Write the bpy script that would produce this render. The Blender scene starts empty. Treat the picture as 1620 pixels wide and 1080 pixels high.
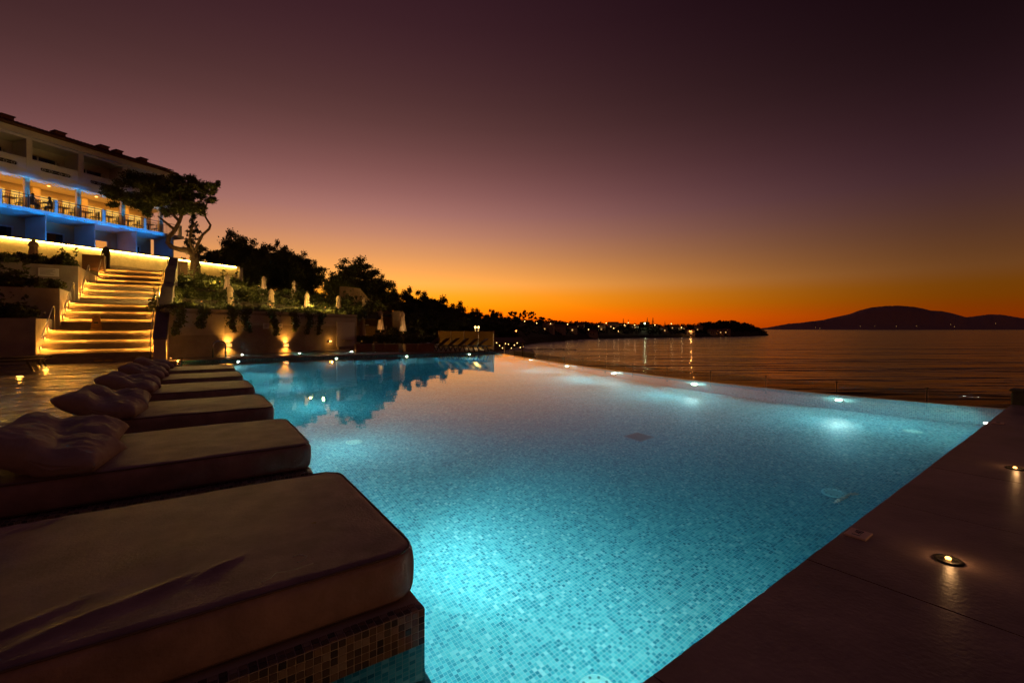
import bpy, math, random
import numpy as np
from mathutils import Vector, Matrix, noise

random.seed(7)
RNG = np.random.default_rng(7)
S = bpy.context.scene
COL = S.collection
R = math.radians
EYE, HOR, FOC = 1.4, 520.5, 720.0          # camera height, horizon row and focal length in photo pixels

# ------------------------------------------------------------------ camera
cam = bpy.data.objects.new('camera', bpy.data.cameras.new('camera'))
COL.objects.link(cam)
cam.location = (0, 0, EYE)
cam.rotation_euler = (R(90), 0, 0)
cam.data.sensor_width = 36
cam.data.lens = 16.0
cam.data.shift_y = -(540 - HOR) / 1620
cam.data.clip_start = 0.05
cam.data.clip_end = 80000
S.camera = cam

# ------------------------------------------------------------------ sky
W = bpy.data.worlds.new('World')
S.world = W
W.use_nodes = True


def build_sky():
    nt = W.node_tree
    nt.nodes.clear()
    N = nt.nodes.new
    L = nt.links.new

    def math_(op, a, b=None, c=None, clamp=False):
        n = N('ShaderNodeMath')
        n.operation = op
        n.use_clamp = clamp
        for i, v in enumerate((a, b, c)):
            if v is None:
                continue
            if hasattr(v, 'is_output'):
                L(v, n.inputs[i])
            else:
                n.inputs[i].default_value = v
        return n.outputs[0]
    tc = N('ShaderNodeTexCoord')
    sep = N('ShaderNodeSeparateXYZ')
    L(tc.outputs['Generated'], sep.inputs[0])
    x, y, z = sep.outputs
    el = math_('MULTIPLY', math_('ARCSINE', z), 180 / math.pi)          # degrees above the horizon
    hor = math_('SQRT', math_('ADD', math_('MULTIPLY', x, x), math_('MULTIPLY', y, y)))
    az0 = R(-20)                                                        # where the sun went down
    dot = math_('DIVIDE', math_('ADD', math_('MULTIPLY', x, math.sin(az0)), math_('MULTIPLY', y, math.cos(az0))),
                math_('MAXIMUM', hor, 1e-4))
    d = math_('SMOOTH_MAX', dot, 0.42, 0.10)
    hi = N('ShaderNodeMapRange')                                        # overhead the glow evens out all round
    hi.interpolation_type = 'SMOOTHSTEP'
    hi.inputs['From Min'].default_value = 34
    hi.inputs['From Max'].default_value = 62
    L(el, hi.inputs['Value'])
    d = math_('ADD', math_('MULTIPLY', d, math_('SUBTRACT', 1.0, hi.outputs[0])), math_('MULTIPLY', hi.outputs[0], .80))
    ramp = N('ShaderNodeValToRGB')
    ramp.color_ramp.interpolation = 'LINEAR'
    stops = [(-2, (.30, .05, .001)), (0.2, (1.70, .20, .0008)), (1.2, (1.95, .27, .001)), (3, (1.53, .41, .005)), (5.5, (1.30, .505, .085)),
             (9, (.775, .33, .125)), (13, (.455, .200, .170)), (18, (.245, .096, .088)), (25, (.098, .038, .036)),
             (36, (.0365, .0115, .0165)), (60, (.055, .030, .046)), (90, (.062, .038, .066))]
    deg_ = np.concatenate([[-2, .2, 1.2, 2, 3, 4.2, 5.5, 7], np.linspace(9, 60, 22), [75, 90]])
    P_ = np.array([st_[0] for st_ in stops], float)
    Lg = np.log(np.array([st_[1] for st_ in stops]))
    lg = np.stack([np.interp(np.linspace(-10, 90, 1001), P_, Lg[:, i]) for i in range(3)], 1)
    ker = np.hanning(81)                      # rounds the corners of the measured curve well above the horizon
    ker /= ker.sum()
    pad = np.vstack([np.repeat(lg[:1], 40, 0), lg, np.repeat(lg[-1:], 40, 0)])
    sm = np.stack([np.convolve(pad[:, i], ker, 'valid') for i in range(3)], 1)
    xs_ = np.linspace(-10, 90, 1001)
    wgt = np.clip((xs_ - 7) / 4, 0, 1)[:, None]
    lg = lg * (1 - wgt) + sm * wgt
    stops = [(d_, tuple(np.exp([np.interp(d_, xs_, lg[:, i]) for i in range(3)]))) for d_ in deg_]
    cr = ramp.color_ramp
    while len(cr.elements) < len(stops):
        cr.elements.new(0.5)
    for e, (deg, c) in zip(cr.elements, stops):
        e.position = (deg + 10) / 100
        e.color = (c[0] / 2.5, c[1] / 2.5, c[2] / 2.5, 1)
    L(math_('DIVIDE', math_('ADD', el, 10), 100, clamp=True), ramp.inputs[0])
    srgb = N('ShaderNodeSeparateColor')
    L(ramp.outputs[0], srgb.inputs[0])
    comb = N('ShaderNodeCombineColor')
    for i, k in enumerate((3.75, 3.9, 3.25)):
        g = math_('EXPONENT', math_('MULTIPLY', math_('SUBTRACT', d, 1.0), k))
        L(math_('MULTIPLY', srgb.outputs[i], g), comb.inputs[i])
    bg = N('ShaderNodeBackground')
    bg.inputs[1].default_value = 2.5
    L(comb.outputs[0], bg.inputs[0])
    out = N('ShaderNodeOutputWorld')
    L(bg.outputs[0], out.inputs[0])


build_sky()
S.view_settings.view_transform = 'Standard'
S.view_settings.look = 'None'
S.view_settings.exposure = 0
S.view_settings.gamma = 1
S.view_settings.use_curve_mapping = False
S.render.engine = 'CYCLES'
cy = S.cycles
cy.use_denoising = True
cy.max_bounces = 8
cy.diffuse_bounces = 3
cy.glossy_bounces = 3
cy.transmission_bounces = 6
cy.transparent_max_bounces = 12
cy.caustics_reflective = False
cy.caustics_refractive = False
cy.sample_clamp_indirect = 40
cy.sample_clamp_direct = 0
cy.use_light_tree = True


# ------------------------------------------------------------------ placing helpers
def G(px, py, z=0.0):
    """the point of the level z that the photograph shows at px, py"""
    Y = (EYE - z) * FOC / (py - HOR)
    return Vector(((px - 810) / FOC * Y, Y, z))


def K(px, py, Y):
    """the point at the distance Y that the photograph shows at px, py"""
    return Vector(((px - 810) / FOC * Y, Y, EYE + (HOR - py) / FOC * Y))


D1 = Vector((-.571, .821, 0)).normalized()      # along the row of daybeds
D2 = Vector((D1.y, -D1.x, 0))                   # across it, towards the pool
ROT = math.atan2(D2.y, D2.x)
C0 = Vector((-.39, 2.034, 0))                   # corner of the nearest plinth


def PF(x, y, z=0.0):
    p = C0 + D2 * x + D1 * y
    return Vector((p.x, p.y, z))


def ordinal(n):
    return ['first', 'second', 'third', 'fourth', 'fifth', 'sixth', 'seventh', 'eighth', 'ninth', 'tenth', 'eleventh', 'twelfth',
            'thirteenth', 'fourteenth', 'fifteenth', 'sixteenth', 'seventeenth', 'eighteenth', 'nineteenth', 'twentieth',
            'twenty-first', 'twenty-second', 'twenty-third', 'twenty-fourth', 'twenty-fifth', 'twenty-sixth', 'twenty-seventh',
            'twenty-eighth', 'twenty-ninth', 'thirtieth'][n - 1]


# ------------------------------------------------------------------ materials
def mat(name, col, rough=.6, metal=0., var=0., scale=4., bump=0., bscale=30., spec=.5, emit=None, estr=0., col2=None, stretch=None, objrand=0., detail=5., coat=0.):
    m = bpy.data.materials.new(name)
    m.use_nodes = True
    nt = m.node_tree
    b = nt.nodes['Principled BSDF']
    b.inputs['Base Color'].default_value = (*col, 1)
    b.inputs['Roughness'].default_value = rough
    b.inputs['Metallic'].default_value = metal
    b.inputs['Specular IOR Level'].default_value = spec
    b.inputs['Coat Weight'].default_value = coat
    if emit:
        b.inputs['Emission Color'].default_value = (*emit, 1)
        b.inputs['Emission Strength'].default_value = estr
    N, L = nt.nodes.new, nt.links.new
    if var or bump:
        tc = N('ShaderNodeTexCoord')
        vec = tc.outputs['Object']
        if stretch:
            mp = N('ShaderNodeMapping')
            mp.inputs['Scale'].default_value = stretch
            L(vec, mp.inputs[0])
            vec = mp.outputs[0]
    if var:
        n = N('ShaderNodeTexNoise')
        n.inputs['Scale'].default_value = scale
        n.inputs['Detail'].default_value = detail
        n.inputs['Roughness'].default_value = .65
        L(vec, n.inputs['Vector'])
        r = N('ShaderNodeValToRGB')
        c2 = col2 or tuple(c * (1 - var) for c in col)
        r.color_ramp.elements[0].position = .32
        r.color_ramp.elements[1].position = .68
        r.color_ramp.elements[0].color = (*c2, 1)
        r.color_ramp.elements[1].color = (*col, 1)
        L(n.outputs['Fac'], r.inputs[0])
        src = r.outputs[0]
        if objrand:
            oi = N('ShaderNodeObjectInfo')
            hs = N('ShaderNodeHueSaturation')
            mr = N('ShaderNodeMapRange')
            mr.inputs['To Min'].default_value = 1 - objrand
            mr.inputs['To Max'].default_value = 1 + objrand
            L(oi.outputs['Random'], mr.inputs['Value'])
            L(mr.outputs[0], hs.inputs['Value'])
            L(src, hs.inputs['Color'])
            src = hs.outputs[0]
        L(src, b.inputs['Base Color'])
    if bump:
        n2 = N('ShaderNodeTexNoise')
        n2.inputs['Scale'].default_value = bscale
        n2.inputs['Detail'].default_value = 6
        L(vec, n2.inputs['Vector'])
        bp = N('ShaderNodeBump')
        bp.inputs['Strength'].default_value = min(1, bump)
        bp.inputs['Distance'].default_value = .02 * max(1, bump)
        L(n2.outputs['Fac'], bp.inputs['Height'])
        L(bp.outputs[0], b.inputs['Normal'])
    return m


def emit_mat(name, col, strength):
    m = bpy.data.materials.new(name)
    m.use_nodes = True
    nt = m.node_tree
    nt.nodes.clear()
    e = nt.nodes.new('ShaderNodeEmission')
    e.inputs[0].default_value = (*col, 1)
    e.inputs[1].default_value = strength
    o = nt.nodes.new('ShaderNodeOutputMaterial')
    nt.links.new(e.outputs[0], o.inputs[0])
    return m


def mosaic(name, pitch, palette, grout, rough=.25, gw=.055, geo=False):
    """small square tiles laid out in the mesh's own UV metres"""
    m = bpy.data.materials.new(name)
    m.use_nodes = True
    nt = m.node_tree
    b = nt.nodes['Principled BSDF']
    b.inputs['Roughness'].default_value = rough
    N, L = nt.nodes.new, nt.links.new
    uv = N('ShaderNodeUVMap')
    sc = N('ShaderNodeVectorMath')
    sc.operation = 'SCALE'
    sc.inputs['Scale'].default_value = 1 / pitch
    L(uv.outputs[0], sc.inputs[0])
    fl = N('ShaderNodeVectorMath')
    fl.operation = 'FLOOR'
    L(sc.outputs[0], fl.inputs[0])
    wn = N('ShaderNodeTexWhiteNoise')
    wn.noise_dimensions = '2D'
    L(fl.outputs[0], wn.inputs['Vector'])
    big = N('ShaderNodeTexNoise')
    big.inputs['Scale'].default_value = .12
    big.inputs['Detail'].default_value = 3
    L(sc.outputs[0], big.inputs['Vector'])
    ad = N('ShaderNodeMath')
    ad.operation = 'MULTIPLY_ADD'
    ad.inputs[1].default_value = .25
    L(big.outputs['Fac'], ad.inputs[0])
    L(wn.outputs['Value'], ad.inputs[2])
    sb = N('ShaderNodeMath')
    sb.operation = 'SUBTRACT'
    sb.inputs[1].default_value = .125
    L(ad.outputs[0], sb.inputs[0])
    r = N('ShaderNodeValToRGB')
    cr = r.color_ramp
    while len(cr.elements) < len(palette):
        cr.elements.new(.5)
    for e, (p, c) in zip(cr.elements, palette):
        e.position = p
        e.color = (*c, 1)
    L(sb.outputs[0], r.inputs[0])
    src = r.outputs[0]
    fr = N('ShaderNodeVectorMath')
    fr.operation = 'FRACTION'
    L(sc.outputs[0], fr.inputs[0])
    sp = N('ShaderNodeSeparateXYZ')
    L(fr.outputs[0], sp.inputs[0])
    outs = []
    for k in (0, 1):
        a = N('ShaderNodeMath')
        a.operation = 'SUBTRACT'
        L(sp.outputs[k], a.inputs[0])
        a.inputs[1].default_value = .5
        a2 = N('ShaderNodeMath')
        a2.operation = 'ABSOLUTE'
        L(a.outputs[0], a2.inputs[0])
        outs.append(a2.outputs[0])
    mx = N('ShaderNodeMath')
    mx.operation = 'MAXIMUM'
    L(outs[0], mx.inputs[0])
    L(outs[1], mx.inputs[1])
    gt = N('ShaderNodeMath')
    gt.operation = 'GREATER_THAN'
    gt.inputs[1].default_value = .5 - gw
    L(mx.outputs[0], gt.inputs[0])
    mix = N('ShaderNodeMix')
    mix.data_type = 'RGBA'
    L(gt.outputs[0], mix.inputs['Factor'])
    L(src, mix.inputs['A'])
    mix.inputs['B'].default_value = (*grout, 1)
    L(mix.outputs['Result'], b.inputs['Base Color'])
    return m


M = {}
M['mosaic'] = mosaic('pool mosaic', .0305,
                     [(0., (.02, .19, .27)), (.14, (.035, .27, .355)), (.38, (.06, .345, .43)), (.68, (.095, .42, .50)), (.92, (.15, .48, .55)), (1., (.30, .58, .63))],
                     (.30, .50, .54))
M['mosaic_dry'] = mosaic('plinth mosaic', .031, [(0., (.06, .06, .06)), (.3, (.13, .11, .09)), (.6, (.21, .17, .13)), (.85, (.30, .23, .17)), (1., (.40, .34, .28))], (.42, .37, .30))
M['grout'] = mat('tile grout', (.55, .46, .36), .8)


def tile_mat():
    m = bpy.data.materials.new('loose mosaic tile')
    m.use_nodes = True
    nt = m.node_tree
    b = nt.nodes['Principled BSDF']
    b.inputs['Roughness'].default_value = .25
    oi = nt.nodes.new('ShaderNodeObjectInfo')
    r = nt.nodes.new('ShaderNodeValToRGB')
    cr = r.color_ramp
    pal = [(0., (.05, .05, .05)), (.3, (.12, .10, .085)), (.6, (.20, .15, .11)), (.85, (.29, .21, .15)), (1., (.36, .31, .26))]
    while len(cr.elements) < len(pal):
        cr.elements.new(.5)
    for e, (p, c) in zip(cr.elements, pal):
        e.position = p
        e.color = (*c, 1)
    nt.links.new(oi.outputs['Random'], r.inputs[0])
    nt.links.new(r.outputs[0], b.inputs['Base Color'])
    return m


M['tile'] = tile_mat()
M['cushion'] = mat('brown outdoor cushion cloth', (.46, .31, .285), .60, var=.45, scale=4.5, bump=.22, bscale=70, spec=.5, detail=11.)
M['piping'] = mat('dark cushion piping', (.14, .095, .075), .7)
M['pillow'] = mat('brown pillow cloth', (.46, .37, .335), .8, var=.2, scale=9, bump=.2, bscale=18, spec=.3)
M['deck'] = mat('wet dark stone deck', (.46, .33, .31), .36, var=.5, scale=1.3, bump=.14, bscale=40, spec=.5, detail=11.)
M['terrace'] = mat('stamped stone terrace', (.30, .225, .215), .26, var=.6, scale=1.3, bump=.4, bscale=22, stretch=(.8, 1.4, 1), spec=.5)
M['coping'] = mat('pool coping stone', (.22, .17, .14), .55, var=.3, scale=3, bump=.2, bscale=30)
M['render'] = mat('grey cement render', (.50, .44, .41), .85, var=.4, scale=1.1, bump=.3, bscale=12)
M['render_light'] = mat('pale cement render', (.66, .60, .56), .85, var=.25, scale=1.4, bump=.2, bscale=12)
M['stairs'] = mat('stair stone', (.42, .33, .24), .7, var=.35, scale=2.5, bump=.25, bscale=18)
M['plaster'] = mat('rough plaster', (.62, .50, .34), .9, var=.35, scale=2.2, bump=1.2, bscale=9)
M['plaster_dull'] = mat('brown plaster', (.40, .27, .17), .9, var=.3, scale=1.5, bump=.6, bscale=8)
M['white'] = mat('white painted wall', (.78, .75, .77), .75, var=.12, scale=.8)
M['cream'] = mat('cream painted wall', (.62, .50, .34), .75, var=.1, scale=1)
M['ceiling'] = mat('painted ceiling', (.75, .62, .42), .8)
M['white_frame'] = mat('white window frame', (.6, .58, .56), .5)
M['glass_dark'] = mat('dark window glass', (.015, .013, .015), .06, spec=.6)
M['roof_tile'] = mat('clay roof tile', (.17, .075, .05), .8, var=.4, scale=4)
M['terracotta'] = mat('terracotta chimney', (.36, .17, .09), .8, var=.2)
M['metal_dark'] = mat('dark painted metal', (.05, .04, .035), .45, metal=.3)
M['chrome'] = mat('polished steel', (.75, .72, .68), .14, metal=1)
M['steel'] = mat('brushed steel', (.5, .47, .44), .35, metal=1)
M['bark'] = mat('tree bark', (.12, .07, .045), .9, var=.5, scale=6, bump=.8, bscale=12)
M['leaf'] = mat('green leaves', (.11, .12, .04), .55, var=.5, scale=1.5, objrand=.35, col2=(.05, .06, .02), spec=.3)
M['leaf_bright'] = mat('fresh green leaves', (.16, .17, .045), .5, var=.5, scale=2, objrand=.3, col2=(.06, .085, .02), spec=.35)
M['needle'] = mat('pine needles', (.115, .115, .04), .6, var=.5, scale=1, objrand=.2, col2=(.025, .04, .015), spec=.3)
M['leaf_far'] = mat('distant dark leaves', (.04, .05, .02), .7, var=.5, scale=.3, objrand=.3)
M['soil'] = mat('planted soil', (.06, .05, .03), .95, var=.5, scale=2, bump=.6, bscale=8)
M['land'] = mat('scrub covered land', (.055, .045, .03), .95, var=.5, scale=.05)
M['mountain'] = mat('distant mountain rock', (.50, .32, .27), .95, var=.2, scale=.0008, spec=.1)
M['rock'] = mat('shore rock', (.10, .075, .06), .9, var=.5, scale=.4, bump=.5, bscale=2)
M['parasol'] = mat('cream parasol canvas', (.56, .41, .28), .85, var=.12, scale=5)
M['parasol_dark'] = mat('dark parasol cover', (.05, .035, .025), .8, var=.3, scale=5)
M['wood'] = mat('wooden parasol pole', (.22, .12, .06), .6, var=.3, scale=8)
M['planter'] = mat('brown planter board', (.20, .11, .06), .7, var=.3, scale=4, stretch=(1, 1, 6))
M['planter_clay'] = mat('clay planter', (.42, .24, .14), .8, var=.25, scale=3)
M['sign'] = mat('white sign board', (.85, .84, .88), .5)
M['ink'] = mat('dark sign lettering', (.05, .05, .06), .6)
M['ink_soft'] = mat('faded sign lettering', (.30, .26, .30), .6)
M['yellow'] = mat('yellow plastic', (.75, .42, .06), .4)
M['tile_mark'] = mat('pale depth tile', (.85, .62, .52), .35)
M['inlet'] = mat('pale pool fitting', (.30, .62, .64), .35)
M['drain'] = mat('dark drain grate', (.06, .20, .24), .4)
M['skin'] = mat('skin', (.35, .2, .14), .5)
M['cloth_dark'] = mat('dark clothing', (.03, .025, .03), .85)
M['hair'] = mat('dark hair', (.02, .015, .012), .6)
M['blue_white'] = mat('white balcony slab', (.62, .62, .66), .6)
M['black'] = mat('black metal ring', (.02, .018, .016), .4, metal=.5)
M['frog'] = mat('grey green stone', (.14, .16, .13), .8, var=.3, scale=5)
M['house'] = mat('village house wall', (.5, .42, .34), .9)
M['house_roof'] = mat('village house roof', (.25, .11, .07), .9)
M['tent'] = mat('pale tent canvas', (.55, .42, .36), .8)
M['leafdry'] = mat('dry fallen leaf', (.28, .17, .05), .7)
M['foam'] = mat('pale floating fluff', (.72, .72, .66), .7)

WARM = (1., .40, .045)
GOLD = (1., .60, .10)
M['e_warm'] = emit_mat('warm lamp lens', (1., .42, .08), 9)
M['e_led'] = emit_mat('yellow light strip', (1., .60, .10), 90)
M['e_pool'] = emit_mat('white pool lamp lens', (.86, .93, 1.), 9)
M['e_step'] = emit_mat('step light strip', (1., .46, .06), .25)
M['e_win'] = emit_mat('lit restaurant window', (1., .46, .06), .9)
M['e_win_hi'] = emit_mat('bright restaurant window', (1., .54, .10), 1.0)
M['e_room'] = emit_mat('lit room window', (1., .36, .07), .75)
M['e_far'] = emit_mat('far village lamp', (1., .52, .15), 7)
M['e_far_o'] = emit_mat('orange street lamp', (1., .30, .06), 14)
M['e_far_g'] = emit_mat('greenish flood lamp', (.85, 1., .45), 9)
M['e_houselit'] = emit_mat('lit house window', (1., .50, .15), .9)


def glass_mat(name, tint, rough=.0, frost=None, amount=0.):
    m = bpy.data.materials.new(name)
    m.use_nodes = True
    nt = m.node_tree
    nt.nodes.clear()
    N, L = nt.nodes.new, nt.links.new
    o = N('ShaderNodeOutputMaterial')
    mx = N('ShaderNodeMixShader')
    fr = N('ShaderNodeFresnel')
    fr.inputs[0].default_value = 1.5
    t = N('ShaderNodeBsdfTransparent')
    t.inputs[0].default_value = (*tint, 1)
    g = N('ShaderNodeBsdfGlossy')
    g.inputs['Roughness'].default_value = rough
    ge = N('ShaderNodeNewGeometry')
    iv = N('ShaderNodeMath')
    iv.operation = 'SUBTRACT'
    iv.inputs[0].default_value = 1
    L(ge.outputs['Backfacing'], iv.inputs[1])
    ml = N('ShaderNodeMath')
    ml.operation = 'MULTIPLY'
    L(fr.outputs[0], ml.inputs[0])
    L(iv.outputs[0], ml.inputs[1])
    L(ml.outputs[0], mx.inputs[0])
    body = t.outputs[0]
    if frost:
        tr = N('ShaderNodeBsdfTranslucent')
        tr.inputs[0].default_value = (*frost, 1)
        m2 = N('ShaderNodeMixShader')
        m2.inputs[0].default_value = amount
        L(body, m2.inputs[1])
        L(tr.outputs[0], m2.inputs[2])
        body = m2.outputs[0]
    L(body, mx.inputs[1])
    L(g.outputs[0], mx.inputs[2])
    L(mx.outputs[0], o.inputs[0])
    return m


M['glass'] = glass_mat('balustrade glass', (.80, .78, .70))
M['glass_screen'] = glass_mat('etched screen glass', (.72, .70, .55), .04, (.62, .42, .11), .55)


def water_mat():
    m = bpy.data.materials.new('pool water')
    m.use_nodes = True
    nt = m.node_tree
    nt.nodes.clear()
    N, L = nt.nodes.new, nt.links.new
    o = N('ShaderNodeOutputMaterial')
    g = N('ShaderNodeBsdfGlass')
    g.inputs['IOR'].default_value = 1.27
    g.inputs['Roughness'].default_value = 0.0
    tc = N('ShaderNodeTexCoord')
    n = N('ShaderNodeTexNoise')
    n.inputs['Scale'].default_value = 1.1
    n.inputs['Detail'].default_value = 3
    L(tc.outputs['Object'], n.inputs['Vector'])
    b = N('ShaderNodeBump')
    b.inputs['Strength'].default_value = .12
    b.inputs['Distance'].default_value = .03
    L(n.outputs['Fac'], b.inputs['Height'])
    L(b.outputs[0], g.inputs['Normal'])
    L(g.outputs[0], o.inputs['Surface'])
    v = N('ShaderNodeVolumeAbsorption')
    v.inputs['Color'].default_value = (.06, .70, .93, 1)
    v.inputs['Density'].default_value = .26
    L(v.outputs[0], o.inputs['Volume'])
    return m


M['water'] = water_mat()


def sea_mat():
    m = bpy.data.materials.new('sea water')
    m.use_nodes = True
    nt = m.node_tree
    N, L = nt.nodes.new, nt.links.new
    b = nt.nodes['Principled BSDF']
    b.inputs['Base Color'].default_value = (.012, .010, .012, 1)
    b.inputs['Roughness'].default_value = .16
    b.inputs['IOR'].default_value = 1.33
    tc = N('ShaderNodeTexCoord')
    hs = []
    for sc, det, mp in ((.16, 5, (.35, 1.3, 1)), (.035, 4, (.3, 1.4, 1))):
        q = N('ShaderNodeMapping')
        q.inputs['Scale'].default_value = mp
        L(tc.outputs['Object'], q.inputs[0])
        n = N('ShaderNodeTexNoise')
        n.inputs['Scale'].default_value = sc
        n.inputs['Detail'].default_value = det
        L(q.outputs[0], n.inputs['Vector'])
        hs.append(n.outputs['Fac'])
    a = N('ShaderNodeMath')
    a.operation = 'MULTIPLY_ADD'
    a.inputs[1].default_value = 3.0
    L(hs[1], a.inputs[0])
    L(hs[0], a.inputs[2])
    bp = N('ShaderNodeBump')
    bp.inputs['Strength'].default_value = 1.0
    bp.inputs['Distance'].default_value = 1.7
    L(a.outputs[0], bp.inputs['Height'])
    L(bp.outputs[0], b.inputs['Normal'])
    return m


M['sea'] = sea_mat()


# ------------------------------------------------------------------ mesh helpers
class MB:
    def __init__(s):
        s.v, s.f = [], []

    def add(s, vs, fs):
        o = len(s.v)
        s.v += [tuple(p) for p in vs]
        s.f += [tuple(i + o for i in f) for f in fs]
        return s

    def box(s, x0, x1, y0, y1, z0, z1, T=None):
        vs = [Vector((x, y, z)) for z in (z0, z1) for y in (y0, y1) for x in (x0, x1)]
        if T is not None:
            vs = [T @ p for p in vs]
        return s.add(vs, [(0, 2, 3, 1), (4, 5, 7, 6), (0, 1, 5, 4), (2, 6, 7, 3), (0, 4, 6, 2), (1, 3, 7, 5)])

    def bevel_box(s, x0, x1, y0, y1, z0, z1, b):
        """a box with its top edges and uprights chamfered"""
        lo = [(x0 + b, y0), (x1 - b, y0), (x1, y0 + b), (x1, y1 - b), (x1 - b, y1), (x0 + b, y1), (x0, y1 - b), (x0, y0 + b)]
        cx, cy_ = (x0 + x1) / 2, (y0 + y1) / 2
        kx, ky = 1 - 2 * b / (x1 - x0), 1 - 2 * b / (y1 - y0)
        vs = [(x, y, z0) for x, y in lo] + [(x, y, z1 - b) for x, y in lo] + [(cx + (x - cx) * kx, cy_ + (y - cy_) * ky, z1) for x, y in lo]
        fs = [tuple(range(7, -1, -1)), tuple(range(16, 24))]
        for k in (0, 8):
            fs += [(k + i, k + (i + 1) % 8, k + 8 + (i + 1) % 8, k + 8 + i) for i in range(8)]
        return s.add(vs, fs)

    def prism(s, poly, z0, z1):
        n = len(poly)
        vs = [(p[0], p[1], z0) for p in poly] + [(p[0], p[1], z1) for p in poly]
        fs = [tuple(range(n - 1, -1, -1)), tuple(range(n, 2 * n))]
        fs += [(i, (i + 1) % n, n + (i + 1) % n, n + i) for i in range(n)]
        return s.add(vs, fs)

    def tube(s, pts, r, n=6, caps=True):
        pts = [Vector(p) for p in pts]
        rr = r if isinstance(r, (list, tuple)) else [r] * len(pts)
        vs, fs = [], []
        up = None
        for i, p in enumerate(pts):
            t = (pts[min(i + 1, len(pts) - 1)] - pts[max(i - 1, 0)])
            t = t.normalized() if t.length > 1e-9 else Vector((0, 0, 1))
            if up is None:
                up = Vector((1, 0, 0)) if abs(t.z) > .9 else Vector((0, 0, 1))
            a = t.cross(up)
            a = a.normalized() if a.length > 1e-6 else t.orthogonal().normalized()
            b = a.cross(t).normalized()
            up = b
            for k in range(n):
                w = 2 * math.pi * k / n
                vs.append(p + (a * math.cos(w) + b * math.sin(w)) * rr[i])
        for i in range(len(pts) - 1):
            for k in range(n):
                k2 = (k + 1) % n
                fs.append((i * n + k, i * n + k2, (i + 1) * n + k2, (i + 1) * n + k))
        if caps:
            fs.append(tuple(range(n - 1, -1, -1)))
            fs.append(tuple(range((len(pts) - 1) * n, len(pts) * n)))
        return s.add(vs, fs)

    def lathe(s, prof, n=16, c=(0, 0, 0), ripple=0., k=8):
        vs, fs = [], []
        for r, z in prof:
            for i in range(n):
                w = 2 * math.pi * i / n
                q = r * (1 + ripple * math.cos(k * w))
                vs.append((c[0] + q * math.cos(w), c[1] + q * math.sin(w), c[2] + z))
        for j in range(len(prof) - 1):
            for i in range(n):
                i2 = (i + 1) % n
                fs.append((j * n + i, j * n + i2, (j + 1) * n + i2, (j + 1) * n + i))
        fs.append(tuple(range(n - 1, -1, -1)))
        fs.append(tuple(range((len(prof) - 1) * n, len(prof) * n)))
        return s.add(vs, fs)

    def mesh(s, name, m, smooth=False):
        me = bpy.data.meshes.new(name)
        me.from_pydata(s.v, [], s.f)
        me.materials.append(m)
        if smooth:
            for p in me.polygons:
                p.use_smooth = True
        me.update()
        return me

    def build(s, name, m, parent=None, smooth=False, loc=None, rotz=0):
        return put(name, s.mesh(name, m, smooth), parent, loc, rotz)


def put(name, me, parent=None, loc=None, rotz=0.):
    o = bpy.data.objects.new(name, me)
    COL.objects.link(o)
    if parent is not None:
        o.parent = parent
    if loc is not None:
        o.location = loc
    if rotz:
        o.rotation_euler = (0, 0, rotz)
    return o


def tag(o, label, cat, group=None):
    o['label'] = label
    o['category'] = cat
    if group:
        o['group'] = group
    return o


def thing(name, label, cat, loc=(0, 0, 0), rotz=0., group=None):
    o = bpy.data.objects.new(name, None)
    o.empty_display_size = .2
    COL.objects.link(o)
    o.location = loc
    o.rotation_euler = (0, 0, rotz)
    return tag(o, label, cat, group)


def structure(o):
    o['kind'] = 'structure'
    return o


def stuff(o):
    o['kind'] = 'stuff'
    return o


def copy_tree(o, parent=None):
    c = o.copy()
    COL.objects.link(c)
    if parent is not None:
        c.parent = parent
    for ch in list(o.children):
        copy_tree(ch, c)
    return c


LK = {'bulb': 6.0, 'restaurant_lamp': 1.1, 'step_bulb': 1.0, 'blue_edge_bulb': 4.2, 'pool_bulb': 1.9, 'pool_wash_bulb': 1.5, 'blue_bulb': .45, 'far_bulb': .12, 'deck_bulb': 1.0}


def lamp(kind, loc, power, col, parent=None, size=.05, aim=None, cone=120, blend=.6, name='bulb', area=None):
    d = bpy.data.lights.new(name, kind)
    d.energy = power * LK[name]
    d.color = col
    if kind == 'AREA':
        d.shape = 'RECTANGLE'
        d.size, d.size_y = area
    else:
        d.shadow_soft_size = size
    if kind == 'SPOT':
        d.spot_size = R(cone)
        d.spot_blend = blend
    o = bpy.data.objects.new(name, d)
    COL.objects.link(o)
    o.location = loc
    if aim is not None:
        o.rotation_euler = Vector(aim).to_track_quat('-Z', 'Y').to_euler()
    if parent is not None:
        o.parent = parent
    return o


def quad_cloud(name, P, N, size, m, aspect=1.7, rng=RNG):
    """P points, N facing directions: one leaf-shaped four-sided face at each"""
    n = len(P)
    t = rng.normal(size=(n, 3))
    t -= (t * N).sum(1, keepdims=True) * N
    t /= np.linalg.norm(t, axis=1, keepdims=True) + 1e-9
    b = np.cross(N, t)
    sz = (size * rng.uniform(.6, 1.35, n))[:, None]
    V = np.empty((n, 4, 3))
    V[:, 0] = P - t * sz * aspect / 2
    V[:, 1] = P - b * sz / 2
    V[:, 2] = P + t * sz * aspect / 2
    V[:, 3] = P + b * sz / 2
    me = bpy.data.meshes.new(name)
    me.vertices.add(4 * n)
    me.vertices.foreach_set('co', V.reshape(-1).astype(np.float32))
    me.loops.add(4 * n)
    me.loops.foreach_set('vertex_index', np.arange(4 * n, dtype=np.int32))
    me.polygons.add(n)
    me.polygons.foreach_set('loop_start', np.arange(0, 4 * n, 4, dtype=np.int32))
    me.update(calc_edges=True)
    me.materials.append(m)
    return me


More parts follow.
